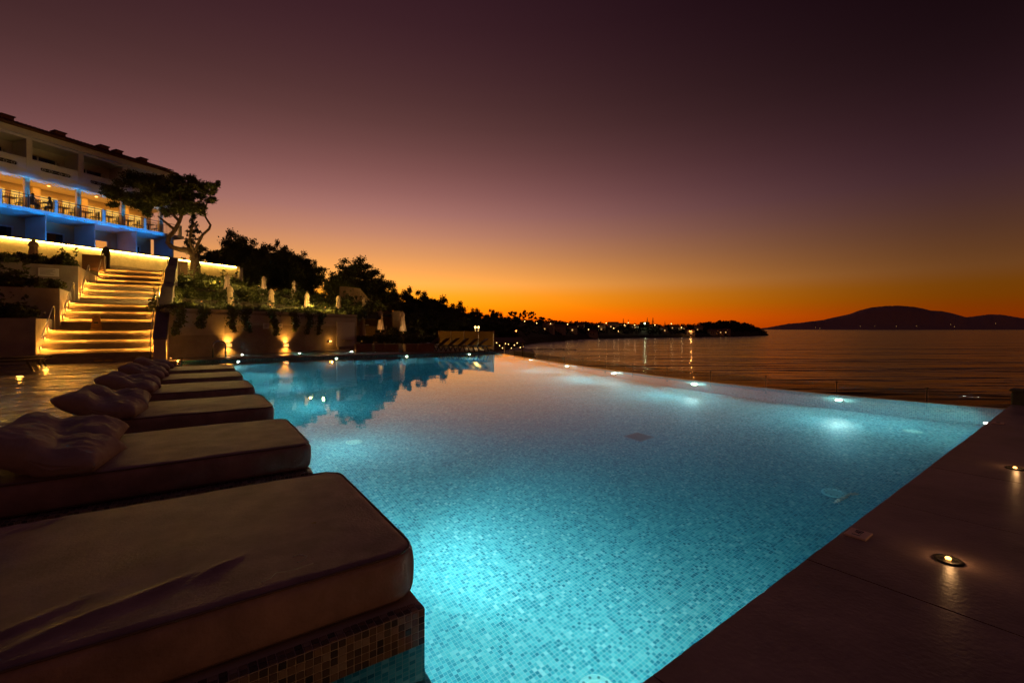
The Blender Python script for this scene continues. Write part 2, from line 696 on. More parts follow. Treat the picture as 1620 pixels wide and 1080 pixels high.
def crown_points(blobs, n, rng, shell=.55):
    """points and directions spread through overlapping clumps, thicker towards each clump's skin"""
    B = np.array([[*b[:3], b[3], b[4] if len(b) > 4 else b[3]] for b in blobs], float)
    w = B[:, 3] ** 2
    idx = rng.choice(len(B), n, p=w / w.sum())
    d = rng.normal(size=(n, 3))
    d /= np.linalg.norm(d, axis=1, keepdims=True)
    rad = (shell + (1 - shell) * rng.random(n)) * (1 + .14 * rng.normal(size=n))
    r = np.stack([B[idx, 3], B[idx, 3], B[idx, 4]], 1)
    P = B[idx, :3] + d * r * rad[:, None]
    N = d + .9 * rng.normal(size=(n, 3))
    N /= np.linalg.norm(N, axis=1, keepdims=True)
    return P, N


# ================================================================== SETTING
SEA_Z = -6.0
FLOOR_Z = -1.75
sea = MB()
sea.add([(-30000, -300, 0), (40000, -300, 0), (40000, 45000, 0), (-30000, 45000, 0)], [(0, 1, 2, 3)])
structure(sea.build('sea', M['sea'], loc=(0, 0, SEA_Z)))

# curved overflow edge towards the sea (world x, y)
EDGE = [(8.68, 7.97), (7.24, 9.21), (5.6, 11.5), (4.81, 12.68), (3.7, 14.7), (2.73, 16.94), (1.76, 19.2), (.4, 23.0), (-.96, 26.7)]


def smooth_curve(pts, n):
    pts = np.array(pts, float)
    s = np.concatenate([[0], np.cumsum(np.linalg.norm(np.diff(pts, axis=0), axis=1))])
    c0 = np.polyfit(s, pts[:, 0], 4)
    c1 = np.polyfit(s, pts[:, 1], 4)
    q = np.linspace(0, s[-1], n)
    return [Vector((np.polyval(c0, t), np.polyval(c1, t), 0)) for t in q]


CURVE = smooth_curve(EDGE, 41)
NEAR_L = PF(0, -.76)
FAR_L = PF(-1.32, 21.6)
LEFT_N = PF(-1.25, -.81)
near_dir = (CURVE[0] - NEAR_L).normalized()
near_nrm = Vector((-near_dir.y, near_dir.x, 0))       # into the pool
outline = [LEFT_N] + CURVE + [FAR_L]                   # anticlockwise


def uv_mesh(name, verts, faces, uvs, m):
    me = bpy.data.meshes.new(name)
    me.from_pydata([tuple(v) for v in verts], [], faces)
    u = me.uv_layers.new(name='UVMap')
    k = 0
    for f in uvs:
        for c in f:
            u.data[k].uv = c
            k += 1
    me.materials.append(m)
    me.update()
    return me


def pf_uv(p):
    q = Vector((p[0], p[1], 0)) - C0
    return (q.dot(D2), q.dot(D1))


# basin: floor, walls, and the shallow shelf that carries the plinths
SHELF_Z = -.27
bv, bf, bu = [], [], []


def bquad(ps, us):
    o = len(bv)
    bv.extend(ps)
    bf.append(tuple(range(o, o + len(ps))))
    bu.append(us)


shelf_a, shelf_b = PF(.02, -.78), PF(.02, 21.55)
floor_poly = [shelf_a] + CURVE + [shelf_b]
bquad([Vector((p.x, p.y, FLOOR_Z)) for p in floor_poly], [pf_uv(p) for p in floor_poly])
sh = [LEFT_N, shelf_a, shelf_b, FAR_L]
bquad([Vector((p.x, p.y, SHELF_Z)) for p in sh], [pf_uv(p) for p in sh])


def bwall(a, b, z0, z1, u0=0.):
    l = (b - a).length
    bquad([Vector((a.x, a.y, z0)), Vector((b.x, b.y, z0)), Vector((b.x, b.y, z1)), Vector((a.x, a.y, z1))],
          [(u0, z0), (u0 + l, z0), (u0 + l, z1), (u0, z1)])
    return u0 + l


bwall(shelf_b, shelf_a, FLOOR_Z, SHELF_Z)
bwall(shelf_a, CURVE[0], FLOOR_Z, .003)
u = 0.
for a, b in zip(CURVE[:-1], CURVE[1:]):
    u = bwall(a, b, FLOOR_Z, -.012, u)
bwall(CURVE[-1], shelf_b, FLOOR_Z, .08)
bwall(shelf_b, FAR_L, SHELF_Z, .08)
bwall(FAR_L, LEFT_N, SHELF_Z, .10)
bwall(LEFT_N, shelf_a, SHELF_Z, .01)
structure(put('pool_basin', uv_mesh('pool_basin', bv, bf, bu, M['mosaic'])))


def offset(c, d):
    out = []
    for i, p in enumerate(c):
        t = (c[min(i + 1, len(c) - 1)] - c[max(i - 1, 0)]).normalized()
        out.append(p + Vector((t.y, -t.x, 0)) * d)
    return out


# rim wall of the overflow edge and the walkway below it
rim_o = offset(CURVE, .22)
rim = MB()
n = len(CURVE)
vs = [Vector((p.x, p.y, -.014)) for p in CURVE] + [Vector((p.x, p.y, -.022)) for p in rim_o] + [Vector((p.x, p.y, -2.4)) for p in rim_o]
fs = []
for i in range(n - 1):
    fs += [(i, n + i, n + i + 1, i + 1), (n + i, 2 * n + i, 2 * n + i + 1, n + i + 1)]
rim.add(vs, fs)
structure(rim.build('overflow_rim', M['coping']))
led_o = offset(CURVE, 1.7)
led = MB()
led.add([Vector((p.x, p.y, -.95)) for p in rim_o] + [Vector((p.x, p.y, -.95)) for p in led_o] + [Vector((p.x, p.y, -7)) for p in led_o],
        [f for i in range(n - 1) for f in ((i, n + i, n + i + 1, i + 1), (n + i, 2 * n + i, 2 * n + i + 1, n + i + 1))])
structure(led.build('ledge', M['coping']))

# water: a closed body a little larger than the basin, its top at z = 0
wat = MB()
wpoly = [LEFT_N + Vector((0, -.004, 0))] + offset(CURVE, .14) + [FAR_L]
wat.prism([(p.x, p.y) for p in wpoly], FLOOR_Z - .02, 0.)
structure(wat.build('pool_water', M['water']))

# right deck: stone slabs between the pool and the drain channel, and beyond it
deck = MB()
nd, nn = near_dir, -near_nrm
A0 = NEAR_L - nd * 12


def dk(x, y, z=.022):
    p = NEAR_L + nd * x + nn * y
    return Vector((p.x, p.y, z))


deck.add([dk(-14, -.005, -.05), dk(26, -.005, -.05), dk(26, 14, -.05), dk(-14, 14, -.05)], [(0, 1, 2, 3)])
base = structure(deck.build('deck', M['coping']))
slab_x = [-14, -9, -6] + [-3.9 + 1.52 * i for i in range(13)] + [17.5, 20, 26]
slab_y = [-.016, 1.30, 2.06, 2.17, 3.2, 4.4, 6, 9, 14]
slab_x[0] = -14
for j in range(len(slab_y) - 1):
    if j == 2:
        continue
    for i in range(len(slab_x) - 1):
        x0, x1, y0, y1 = slab_x[i], slab_x[i + 1], slab_y[j], slab_y[j + 1]
        if x1 < -6 or y0 > 6:
            pass
        g = .0035
        h = .019 + random.uniform(-.0012, .0012)
        b = MB()
        b.add([dk(x0 + g, y0 + g, -.06), dk(x1 - g, y0 + g, -.06), dk(x1 - g, y1 - g, -.06), dk(x0 + g, y1 - g, -.06),
               dk(x0 + g, y0 + g, h), dk(x1 - g, y0 + g, h), dk(x1 - g, y1 - g, h), dk(x0 + g, y1 - g, h)],
              [(0, 1, 5, 4), (1, 2, 6, 5), (2, 3, 7, 6), (3, 0, 4, 7), (4, 5, 6, 7)])
        b.build('paving_slab', M['deck'], base)
ch = thing('drain_channel', 'narrow drain channel with two steel rims running along the right deck', 'drain', dk(0, 2.115, 0))
chm = MB()
for y in (2.066, 2.160):
    q = [dk(-4, y - .004, 0), dk(20, y - .004, 0), dk(20, y + .004, 0), dk(-4, y + .004, 0)]
    o_ = dk(0, 2.115, 0)
    r_ = MB()
    r_.add([p - o_ + Vector((0, 0, -.03)) for p in q] + [p - o_ + Vector((0, 0, .023)) for p in q],
           [(0, 1, 5, 4), (1, 2, 6, 5), (2, 3, 7, 6), (3, 0, 4, 7), (4, 5, 6, 7)])
    r_.build('steel_rim', M['steel'], ch)
q = [dk(-4, 2.07, .004), dk(20, 2.07, .004), dk(20, 2.156, .004), dk(-4, 2.156, .004)]
chm.add([p - dk(0, 2.115, 0) for p in q], [(0, 1, 2, 3)])
chm.build('channel_bed', M['black'], ch)

# terrace on the left of the daybeds, and the far deck round the small pool
ter = MB()
TZ = .12
tp = [PF(-1.27, -3), PF(-1.30, 21.62), PF(13.9, 21.1), PF(14.6, 23.5), PF(15, 30), PF(-8, 36), PF(-30, 30), PF(-30, -3)]


def sheet(name, poly, z, m, thick=.3):
    b = MB()
    b.prism([(p.x, p.y) for p in poly], z - thick, z)
    return structure(b.build(name, m))


# small pool beyond the far edge: cut the deck round it
KP = [PF(-.3, 23.0), PF(9.6, 22.6), PF(9.9, 25.2), PF(-.1, 25.6)]
sheet('terrace_bed', [PF(-1.30, -3), PF(-1.32, 21.62), PF(-1.32, 40), PF(-30, 40), PF(-30, -3)], TZ - .05, M['terrace'])
tv_, tf_ = [], []
gx_ = np.concatenate([np.linspace(-1.30, -9, 110), np.linspace(-9.3, -30, 30)])
gy_ = np.concatenate([np.linspace(-3, 22, 260), np.linspace(22.5, 40, 20)])
for y in gy_:
    for x in gx_:
        q = Vector((x * .9, y * 2.3, 0))
        z = .030 * noise.noise(q) + .024 * noise.noise(q * 2.3 + Vector((5, 2, 1))) + .010 * noise.noise(q * 5)
        z = max(-.035, z) - .006
        tv_.append(tuple(PF(x, y, TZ + z - (.0 if x < -1.35 else .006))))
nx_t = len(gx_)
for j in range(len(gy_) - 1):
    for i in range(nx_t - 1):
        tf_.append((j * nx_t + i, (j + 1) * nx_t + i, (j + 1) * nx_t + i + 1, j * nx_t + i + 1)[::-1])
structure(MB().add(tv_, tf_).build('terrace', M['terrace'], smooth=True))
sheet('pool_surround', [PF(-1.30, 21.62), PF(13.8, 21.08), PF(14.0, 22.44), PF(-1.30, 22.98)], .10, M['coping'])
sheet('pool_walk', [PF(-1.30, 25.65), PF(9.9, 25.25), PF(16, 25.0), PF(18, 40), PF(-1.30, 40)], .10, M['coping'])
sheet('pool_walk', [PF(-1.30, 22.99), PF(-.3, 23.0), PF(-.1, 25.6), PF(-1.30, 25.64)], .10, M['coping'])
sheet('pool_walk', [PF(9.6, 22.62), PF(14.0, 22.46), PF(15.9, 24.99), PF(9.9, 25.2)], .10, M['coping'])
kb = []
bv, bf, bu = [], [], []
bquad([Vector((p.x, p.y, -.45)) for p in KP], [pf_uv(p) for p in KP])
for i in range(4):
    bwall(KP[i], KP[(i + 1) % 4], -.45, .095)
structure(put('small_pool_basin', uv_mesh('small_pool_basin', bv, bf, bu, M['mosaic'])))
b = MB()
b.prism([(p.x, p.y) for p in KP], -.46, .092)
structure(b.build('small_pool_water', M['water']))

# ================================================================== DAYBEDS
BED_W, BED_L, PITCH = 1.45, 2.05, 2.36


def rounded_slab(lx, ly, lz, r, nx, ny, nz, wob, seed, folds=()):
    """mattress: a soft-cornered slab, x from -lx to 0, y from 0 to ly, z from 0 to lz"""
    def grid(n):
        t = np.linspace(-1, 1, n + 1)
        return np.sign(t) * (1 - (1 - abs(t)) ** 1.35)
    gx, gy, gz = grid(nx), grid(ny), grid(nz)
    verts, faces, idx = [], [], {}

    def vid(x, y, z):
        k = (round(x, 6), round(y, 6), round(z, 6))
        if k not in idx:
            idx[k] = len(verts)
            verts.append(k)
        return idx[k]
    for z in (-1., 1.):
        for i in range(nx):
            for j in range(ny):
                f = [vid(gx[i], gy[j], z), vid(gx[i + 1], gy[j], z), vid(gx[i + 1], gy[j + 1], z), vid(gx[i], gy[j + 1], z)]
                faces.append(f if z > 0 else f[::-1])
    for y in (-1., 1.):
        for i in range(nx):
            for k in range(nz):
                f = [vid(gx[i], y, gz[k]), vid(gx[i + 1], y, gz[k]), vid(gx[i + 1], y, gz[k + 1]), vid(gx[i], y, gz[k + 1])]
                faces.append(f if y < 0 else f[::-1])
    for x in (-1., 1.):
        for j in range(ny):
            for k in range(nz):
                f = [vid(x, gy[j], gz[k]), vid(x, gy[j + 1], gz[k]), vid(x, gy[j + 1], gz[k + 1]), vid(x, gy[j], gz[k + 1])]
                faces.append(f if x > 0 else f[::-1])
    h = Vector((lx / 2, ly / 2, lz / 2))
    out = []
    rc = .12
    for v in verts:
        p = Vector((v[0] * h.x, v[1] * h.y, v[2] * h.z))
        # plan corners rounded by rc, all edges by r
        c = Vector((max(-h.x + rc, min(h.x - rc, p.x)), max(-h.y + rc, min(h.y - rc, p.y)), p.z))
        d = Vector((p.x - c.x, p.y - c.y, 0))
        if d.length > 1e-6:
            m_ = max(abs(d.x), abs(d.y))
            d = d.normalized() * m_
            p = Vector((c.x + d.x, c.y + d.y, p.z))
        edge = max(abs(v[0]) * h.x - (h.x - r), abs(v[1]) * h.y - (h.y - r), 0) / r
        zz = abs(p.z) - (h.z - r)
        if edge > 0 and zz > 0:
            e2 = edge
            z2 = zz / r
            s = max(e2, z2) / math.hypot(e2, z2)
            nz_ = (h.z - r + z2 * s * r)
            p.z = math.copysign(nz_, p.z)
            k = 1 - (e2 - e2 * s) * r / max(h.x, h.y)
            p.x *= 1 - (e2 - e2 * s) * r / h.x if abs(v[0]) * h.x > h.x - r else 1
            p.y *= 1 - (e2 - e2 * s) * r / h.y if abs(v[1]) * h.y > h.y - r else 1
        q = Vector((p.x * 2.2 + seed, p.y * 2.2, p.z * 2))
        nse = noise.noise(q) + .5 * noise.noise(q * 2.3)
        if v[2] > .99:
            p.z += wob * nse + .012 * (1 - (p.x / h.x) ** 2) * (1 - (p.y / h.y) ** 2)
            for fx, fy, ang, ln, wd, am in folds:
                ux, uy = math.cos(ang), math.sin(ang)
                dx, dy = p.x - fx, p.y - fy
                a, b_ = dx * ux + dy * uy, -dx * uy + dy * ux
                b_ += .05 * math.sin(a * 4)
                p.z += am * math.exp(-(a / ln) ** 2 - (b_ / wd) ** 2)
        elif abs(v[1]) > .99 or abs(v[0]) > .99:
            bul = .012 * (1 - v[2] ** 2)
            p.x += (wob * .6 * nse + bul) * (v[0] if abs(v[0]) > .99 else 0)
            p.y += (wob * .6 * nse + bul) * (v[1] if abs(v[1]) > .99 else 0)
        out.append((p.x - lx / 2, p.y + ly / 2, p.z + lz / 2))
    return out, faces


def mattress_mesh(nx, ny, nz, wob, seed, folds):
    v, f = rounded_slab(BED_L, BED_W, .23, .045, nx, ny, nz, wob, seed, folds)
    me = bpy.data.meshes.new('mattress')
    me.from_pydata(v, [], f)
    for p in me.polygons:
        p.use_smooth = True
    me.materials.append(M['cushion'])
    return me


folds0 = [(-.15, -.55, R(35), .22, .022, .012), (-.35, -.50, R(38), .20, .020, .011), (.05, -.48, R(40), .14, .018, .011), (.25, -.42, R(42), .10, .016, .012),
          (-.55, .60, R(60), .10, .02, .010), (-.65, .58, R(70), .12, .018, .010), (-.45, .62, R(55), .09, .018, .009), (.62, -.2, R(30), .10, .006, .004), (.7, .1, R(20), .14, .006, .004)]
mattresses = [mattress_mesh(120, 90, 10, .007, 3, folds0), mattress_mesh(70, 50, 8, .009, 11, [(-.2, -.4, R(30), .25, .03, .01), (.3, -.3, R(20), .3, .03, .008)]),
              mattress_mesh(70, 50, 8, .010, 23, [(.1, -.3, R(-20), .25, .03, .008)])]


def pillow_mesh(seed, sx=.37, sy=.38, th=.125, n=40):
    me = bpy.data.meshes.new('pillow')
    vs, fs = [], []
    for side in (1, -1):
        for i in range(n + 1):
            for j in range(n + 1):
                u_, v_ = -1 + 2 * i / n, -1 + 2 * j / n
                t = ((1 - u_ ** 4) * (1 - v_ ** 4)) ** .45 * th
                x = u_ * sx * (1 - .03 * (1 - v_ * v_))
                y = v_ * sy * (1 - .03 * (1 - u_ * u_))
                q = Vector((u_ * 1.3 + seed, v_ * 1.3, side * .4))
                w = noise.noise(q) * .020 + (.5 - abs(noise.noise(q * 2.1 + Vector((3, 1, 0))))) ** 3 * .10
                w += .005 * math.sin(14 * (u_ * .6 + v_) + 5 * noise.noise(q * 1.2)) * (u_ * u_ + v_ * v_) * .5
                z = side * t + w * (t / th + .15)
                # the cushion sags in a crease across its middle and slumps at its foot
                z -= .05 * math.exp(-((u_ + .25 * v_ + .1 * math.sin(seed)) / .28) ** 2) * (1 if side > 0 else .4)
                z += .02 * (v_ ** 2) + .01 * u_ * u_
                vs.append((x, y, z))
    m_ = (n + 1) ** 2
    for i in range(n):
        for j in range(n):
            a = i * (n + 1) + j
            fs.append((a, a + n + 1, a + n + 2, a + 1))
            fs.append((m_ + a, m_ + a + 1, m_ + a + n + 2, m_ + a + n + 1))
    me.from_pydata(vs, [], fs)
    import bmesh
    bm = bmesh.new()
    bm.from_mesh(me)
    bmesh.ops.remove_doubles(bm, verts=bm.verts, dist=.004)
    bm.to_mesh(me)
    bm.free()
    for p in me.polygons:
        p.use_smooth = True
    me.materials.append(M['pillow'])
    return me


pillow_meshes = [pillow_mesh(s) for s in (1.3, 4.7, 8.2, 12.9)]
PL_H = .155                                    # plinth top above the water
bed_words = ['nearest the camera', 'second from the camera', 'third from the camera', 'fourth from the camera', 'fifth from the camera',
             'nearest the stairs']
t_ = .0155
tile_me = MB().bevel_box(-t_ + .0020, t_ - .0020, -t_ + .0020, t_ - .0020, -.003, .0025, .0012).mesh('tile', M['tile'])

for i in range(6):
    org = PF(0, PITCH * i)
    bed = thing('daybed', 'brown daybed on a mosaic plinth at the pool edge, %s' % bed_words[i], 'daybed', org, ROT, 'daybeds along the pool edge')
    # plinth: grout core with tiled faces
    x0, x1, y0, y1 = -2.3, 0., 0., BED_W + .1
    pv = [(x0, y0), (x1, y0), (x1, y1), (x0, y1)]
    vs, fs, us = [], [], []

    def pq(ps, u4):
        o = len(vs)
        vs.extend(ps)
        fs.append(tuple(range(o, o + 4)))
        us.append(u4)
    zb = SHELF_Z - .005 if i else SHELF_Z - .005
    for k in range(4):
        a, b = pv[k], pv[(k + 1) % 4]
        ln = math.hypot(b[0] - a[0], b[1] - a[1])
        pq([(a[0], a[1], 0), (b[0], b[1], 0), (b[0], b[1], PL_H), (a[0], a[1], PL_H)], [(0, 0), (ln, 0), (ln, PL_H), (0, PL_H)])
    pq([(x0, y0, PL_H), (x1, y0, PL_H), (x1, y1, PL_H), (x0, y1, PL_H)], [(x0, y0), (x1, y0), (x1, y1), (x0, y1)])
    pl = put('plinth', uv_mesh('plinth', vs, fs, us, M['grout'] if i == 0 else M['mosaic_dry']), bed)
    vs, fs, us = [], [], []
    for k in range(4):
        a, b = pv[k], pv[(k + 1) % 4]
        ln = math.hypot(b[0] - a[0], b[1] - a[1])
        pq([(a[0], a[1], zb), (b[0], b[1], zb), (b[0], b[1], 0), (a[0], a[1], 0)], [(0, zb), (ln, zb), (ln, 0), (0, 0)])
    put('plinth_foot', uv_mesh('plinth_foot', vs, fs, us, M['mosaic']), pl)
    if i == 0:
        # tiles one can pick apart: the side towards the camera and the ledge, nearest 300 single, the rest joined
        spots = []
        for r_ in range(5):
            for c_ in range(44):
                spots.append((Vector((-.0155 - .031 * c_, -.0012, PL_H - .0155 - .031 * r_)), 'side'))
        for r_ in range(2):
            for c_ in range(40):
                spots.append((Vector((-.0155 - .031 * c_, .0155 + .031 * r_, PL_H + .0012)), 'top'))
        for p, k in spots:
            o = put('tile', tile_me, pl, p)
            if k == 'side':
                o.rotation_euler = (R(90), 0, 0)
    mt = put('mattress', mattresses[0 if i == 0 else 1 + i % 2], bed, (.012, .085 if i == 0 else .07, PL_H + .004))
    # piping along the upper and lower seam
    for zz in (.232 - .012, .02):
        pts = []
        for cx, cy_, a0 in ((-.13, .13, -90), (-.13, BED_W - .13, 0), (-BED_L + .13, BED_W - .13, 90), (-BED_L + .13, .13, 180)):
            for a in range(0, 91, 18):
                w = R(a0 + a)
                pts.append((cx + .123 * math.cos(w), cy_ + .123 * math.sin(w), zz))
        pts.append(pts[0])
        MB().tube(pts, .0055, 5, caps=False).build('piping', M['piping'], mt, True)
    # pillows rest on the bed: things of their own
    specs = {0: [(-2.02, .95, 20, 0)], 1: [(-1.72, .42, 18, 0), (-1.74, 1.08, 14, 1)]}.get(i, [(-1.72, .40, 17, 2), (-1.70, 1.06, 13, 3)])
    for k, (px_, py_, tilt, mi) in enumerate(specs):
        pos = org + D2 * px_ + D1 * py_
        o = put('pillow', pillow_meshes[(mi + i) % 4], None, (pos.x, pos.y, PL_H + .23 + .12))
        o.rotation_euler = (R(6 * (k - .5)), R(tilt), ROT + R(8 * (k - .5)) + R((i * 37) % 17 - 8))
        which = 'front' if k == 0 else 'rear'
        if i == 0:
            which = 'only'
        tag(o, 'crumpled brown pillow, the %s one on the daybed %s' % (which, bed_words[i]), 'pillow', 'pillows on the daybeds')

for k, (pts_, wd_) in enumerate((([(413, 921), (428, 914), (438, 905), (455, 903), (470, 899), (496, 890)], 'long wavy'), ([(462, 880), (474, 876), (486, 879), (480, 886), (470, 889)], 'short curled'))):
    q = [G(x, y, PL_H + .252) for x, y in pts_]
    tag(MB().tube([p - q[0] for p in q], .0022, 5).build('thread', M['foam'], None, True, q[0]), '%s pale thread lying on the nearest daybed mattress' % wd_, 'thread')
o = MB()
o.add([(-.012, -.004, 0), (0, -.007, .003), (.014, -.002, .001), (.012, .005, .004), (-.004, .006, .002)], [(0, 1, 2, 3, 4)])
o.add([(-.012, -.004, -.001), (0, -.007, .002), (.014, -.002, 0), (.012, .005, .003), (-.004, .006, .001)], [(4, 3, 2, 1, 0)])
pos = G(496, 826, PL_H + .255)
tag(o.build('fallen_leaf', M['leafdry'], loc=(pos.x, pos.y, PL_H + .252)), 'small dry yellow leaf lying on the nearest daybed mattress', 'leaf')

# ================================================================== POOL FITTINGS
pool_lights = []


def pool_light(p, nrm, label, power, depth=.62, col=(1., .97, .72), cone=84, tilt=-.34):
    ang = math.atan2(nrm.y, nrm.x)
    t = thing('pool_light', label, 'pool light', (p.x, p.y, -depth), ang, 'underwater pool lights')
    ring = MB()
    ring.lathe([(.085, 0), (.085, .012), (.070, .022), (.062, .022)], 18)
    lens = MB()
    lens.lathe([(.062, .012), (.060, .019), (.03, .024), (.002, .025)], 16)
    for mb, nm, mm in ((ring, 'bezel', M['steel']), (lens, 'lens', M['e_pool'])):
        mb.v = [(z, y, -x) for x, y, z in mb.v]
        mb.build(nm, mm, t, True)
    lamp('SPOT', (.05, 0, 0), power, col, t, .05, (1, 0, tilt), cone, .95, name='pool_bulb')
    lamp('SPOT', (.06, 0, .01), power, col, t, .05, (1, 0, -.30), 168, .5, name='pool_wash_bulb')
    lamp('POINT', (.13, 0, .02), power * .05, col, t, .03, name='pool_bulb')
    return t


def curve_at(px):
    best = None
    for i in range(len(CURVE) - 1):
        a, b = CURVE[i], CURVE[i + 1]
        for t in np.linspace(0, 1, 12):
            p = a.lerp(b, t)
            e = abs(810 + FOC * p.x / p.y - px)
            if best is None or e < best[0]:
                tt = (b - a).normalized()
                best = (e, p, Vector((-tt.y, tt.x, 0)))
    return best[1], best[2]


inf_words = ['nearest the right deck', 'second from the right deck', 'third from the right deck', 'fourth from the right deck', 'nearest the glass screen']
for px_, wd, pw_ in zip((1330, 1102, 975, 900, 843), inf_words, (100, 170, 170, 160, 150)):
    p, nr = curve_at(px_)
    pool_light(p + nr * .005, nr, 'bright underwater light in the overflow wall, %s' % wd, pw_)
for x, wd, pw_ in ((1.75, 'close to the camera', 78), (9.7, 'at the far corner', 60)):
    p = NEAR_L + near_dir * x
    pool_light(p + near_nrm * .005, near_nrm, 'underwater light in the wall below the right deck, %s' % wd, pw_, .70)
for k, y in enumerate((1.98, 5.6, 9.0, 12.4, 15.6)):
    p = PF(.025, y)
    pool_light(p, D2, 'underwater light below the daybeds, %s from the camera' % ordinal(k + 1), (175, 85, 110, 120, 120)[k], .70)
fn = -D1
for px_, wd in ((377, 'nearest the stairs'), (531, 'second from the stairs'), (642, 'third from the stairs'), (742, 'below the far loungers')):
    a = (px_ - 810) / FOC
    b0, b1 = shelf_b, CURVE[-1]
    best = min((b0.lerp(b1, t) for t in np.linspace(-.08, 1, 300)), key=lambda q: abs(q.x / q.y - a))
    pool_light(best + fn * .005, fn, 'underwater light in the far pool wall, %s' % wd, 110, .42)
for k, px_ in enumerate((383, 474, 556)):
    a = (px_ - 810) / FOC
    best = min((KP[3].lerp(KP[2], t) for t in np.linspace(0, 1, 200)), key=lambda q: abs(q.x / q.y - a))
    pool_light(best + fn * .01, fn, 'small light in the back wall of the small pool, %s from the stairs' % ordinal(k + 1), 45, .12)

for px_, py_, wd in ((1320, 770, 'beside the floating fluff'), (560, 693, 'beside the second daybed'), (1443, 678, 'near the far right corner'), (944, 1074, 'closest to the camera')):
    # the fitting lies on the floor: follow the bent ray down through the water
    s = G(px_, py_, 0)
    d = Vector((s.x, s.y, -EYE)).normalized()
    h = Vector((d.x, d.y, 0))
    sn = h.length / 1.33
    hv = h.normalized() * (sn / math.sqrt(1 - sn * sn)) * -FLOOR_Z
    p = s + hv
    t = thing('floor_inlet', 'round pale inlet cover on the pool floor, %s' % wd, 'inlet', (p.x, p.y, FLOOR_Z), 0, 'inlet covers on the pool floor')
    MB().lathe([(.135, .0), (.135, .012), (.118, .022), (.085, .026), (.08, .018), (.002, .020)], 26).build('cover', M['inlet'], t)
    for k in range(10):
        w = k * 2 * math.pi / 10
        MB().lathe([(.011, 0), (.011, .004)], 8, (.1 * math.cos(w), .1 * math.sin(w), .0236)).build('slot', M['drain'], t)

s = G(1011, 685.5, 0)
d = Vector((s.x, s.y, -EYE)).normalized()
sn = Vector((d.x, d.y, 0)).length / 1.33
p = s + Vector((d.x, d.y, 0)).normalized() * (sn / math.sqrt(1 - sn * sn)) * -FLOOR_Z
gr = thing('drain_grate', 'square dark grate set in the middle of the pool floor', 'drain grate', (p.x, p.y, FLOOR_Z), ROT)
gr.scale = (.55, .55, 1)
for k in range(4):
    T = Matrix.Rotation(k * math.pi / 2, 4, 'Z')
    MB().box(-.34, .30, -.34, -.302, 0, .02, T).build('frame_side', M['drain'], gr)
MB().box(-.30, .30, -.30, .30, -.001, .004).build('grate_bed', M['black'], gr)
for k in range(11):
    MB().box(-.3, .3, -.27 + .054 * k - .012, -.27 + .054 * k + .012, .004, .016).build('bar', M['drain'], gr)

# floating fluff: a string of pale bits
fl = G(1337, 785, 0)
fb = MB()
f0, f1 = G(1320, 791, 0), G(1351, 776.5, 0)
rr = random.Random(4)
for k in range(22):
    t = k / 21
    c = f0.lerp(f1, t) + Vector((rr.uniform(-.012, .012), rr.uniform(-.012, .012), -.05))
    w = rr.uniform(.012, .026)
    a = rr.uniform(0, 6.28)
    fb.add([c - fl + Vector((w * math.cos(a + q) * (1.3 if q in (0, math.pi) else .6), w * math.sin(a + q), rr.uniform(0, .012))) for q in (0, 1.57, math.pi, 4.71)]
           + [c - fl + Vector((0, 0, .022))], [(0, 1, 4), (1, 2, 4), (2, 3, 4), (3, 0, 4), (3, 2, 1, 0)])
tag(fb.build('floating_fluff', M['foam'], loc=fl), 'thin string of pale fluff floating near the right deck', 'floating debris')


def text_mesh(s, size, m, name='lettering'):
    cu = bpy.data.curves.new(name, 'FONT')
    cu.body = s
    cu.size = size
    cu.align_x = 'CENTER'
    cu.align_y = 'CENTER'
    cu.extrude = .0008
    o = bpy.data.objects.new(name, cu)
    COL.objects.link(o)
    dg = bpy.context.evaluated_depsgraph_get()
    me = bpy.data.meshes.new_from_object(o.evaluated_get(dg))
    bpy.data.objects.remove(o)
    me.name = name
    me.materials.clear()
    me.materials.append(m)
    return me


for px_, py_, wd in ((1358, 845.5, 'halfway along the pool'), (1579, 669.5, 'at its far corner')):
    p = G(px_, py_, .02)
    t = thing('depth_marker', 'pale depth tile with dark numerals on the right deck, %s' % wd, 'depth marker', (p.x, p.y, .0195), math.atan2(near_dir.y, near_dir.x), 'depth markers on the pool edge')
    MB().bevel_box(-.075, .075, -.06, .06, 0, .012, .003).build('plate', M['tile_mark'], t)
    o = put('numerals', text_mesh('1.40', .066, M['ink']), t, (0, 0, .0125))

for px_, py_, wd in ((1500, 886, 'nearer the camera'), (1606, 741, 'farther away'), (978, 1577, 'closest to the camera')):
    p = G(px_, py_, .02)
    t = thing('deck_light', 'recessed amber light in a black ring on the right deck, %s' % wd, 'deck light', (p.x, p.y, .02), 0, 'lights in the right deck')
    MB().lathe([(.072, -.01), (.072, .006), (.066, .010), (.050, .010), (.047, .0)], 26).build('ring', M['black'], t, True)
    MB().lathe([(.047, .001), (.002, .003)], 20).build('well', M['black'], t)
    MB().lathe([(.013, .0), (.015, .006), (.010, .012), (.002, .014)], 12, (.012, .012, .003)).build('lens', M['e_warm'], t, True)
    lamp('POINT', (.012, .0, .06), .35 if py_ < 1000 else 2.2, (1., .50, .18), t, .015, name='deck_bulb')
for px_, py_, wd in ((31, 596, 'nearer the loungers'), (72, 585.5, 'nearer the stairs')):
    p = G(px_, py_, TZ)
    t = thing('ground_light', 'small glowing ground light in the stone terrace, %s' % wd, 'ground light', (p.x, p.y, TZ), 0, 'lights in the terrace')
    MB().lathe([(.09, -.01), (.09, .008), (.07, .012)], 18).build('ring', M['steel'], t, True)
    MB().lathe([(.07, .011), (.05, .022), (.002, .026)], 14).build('lens', M['e_warm'], t, True)
    lamp('POINT', (0, 0, .10), .6, WARM, t, .03)

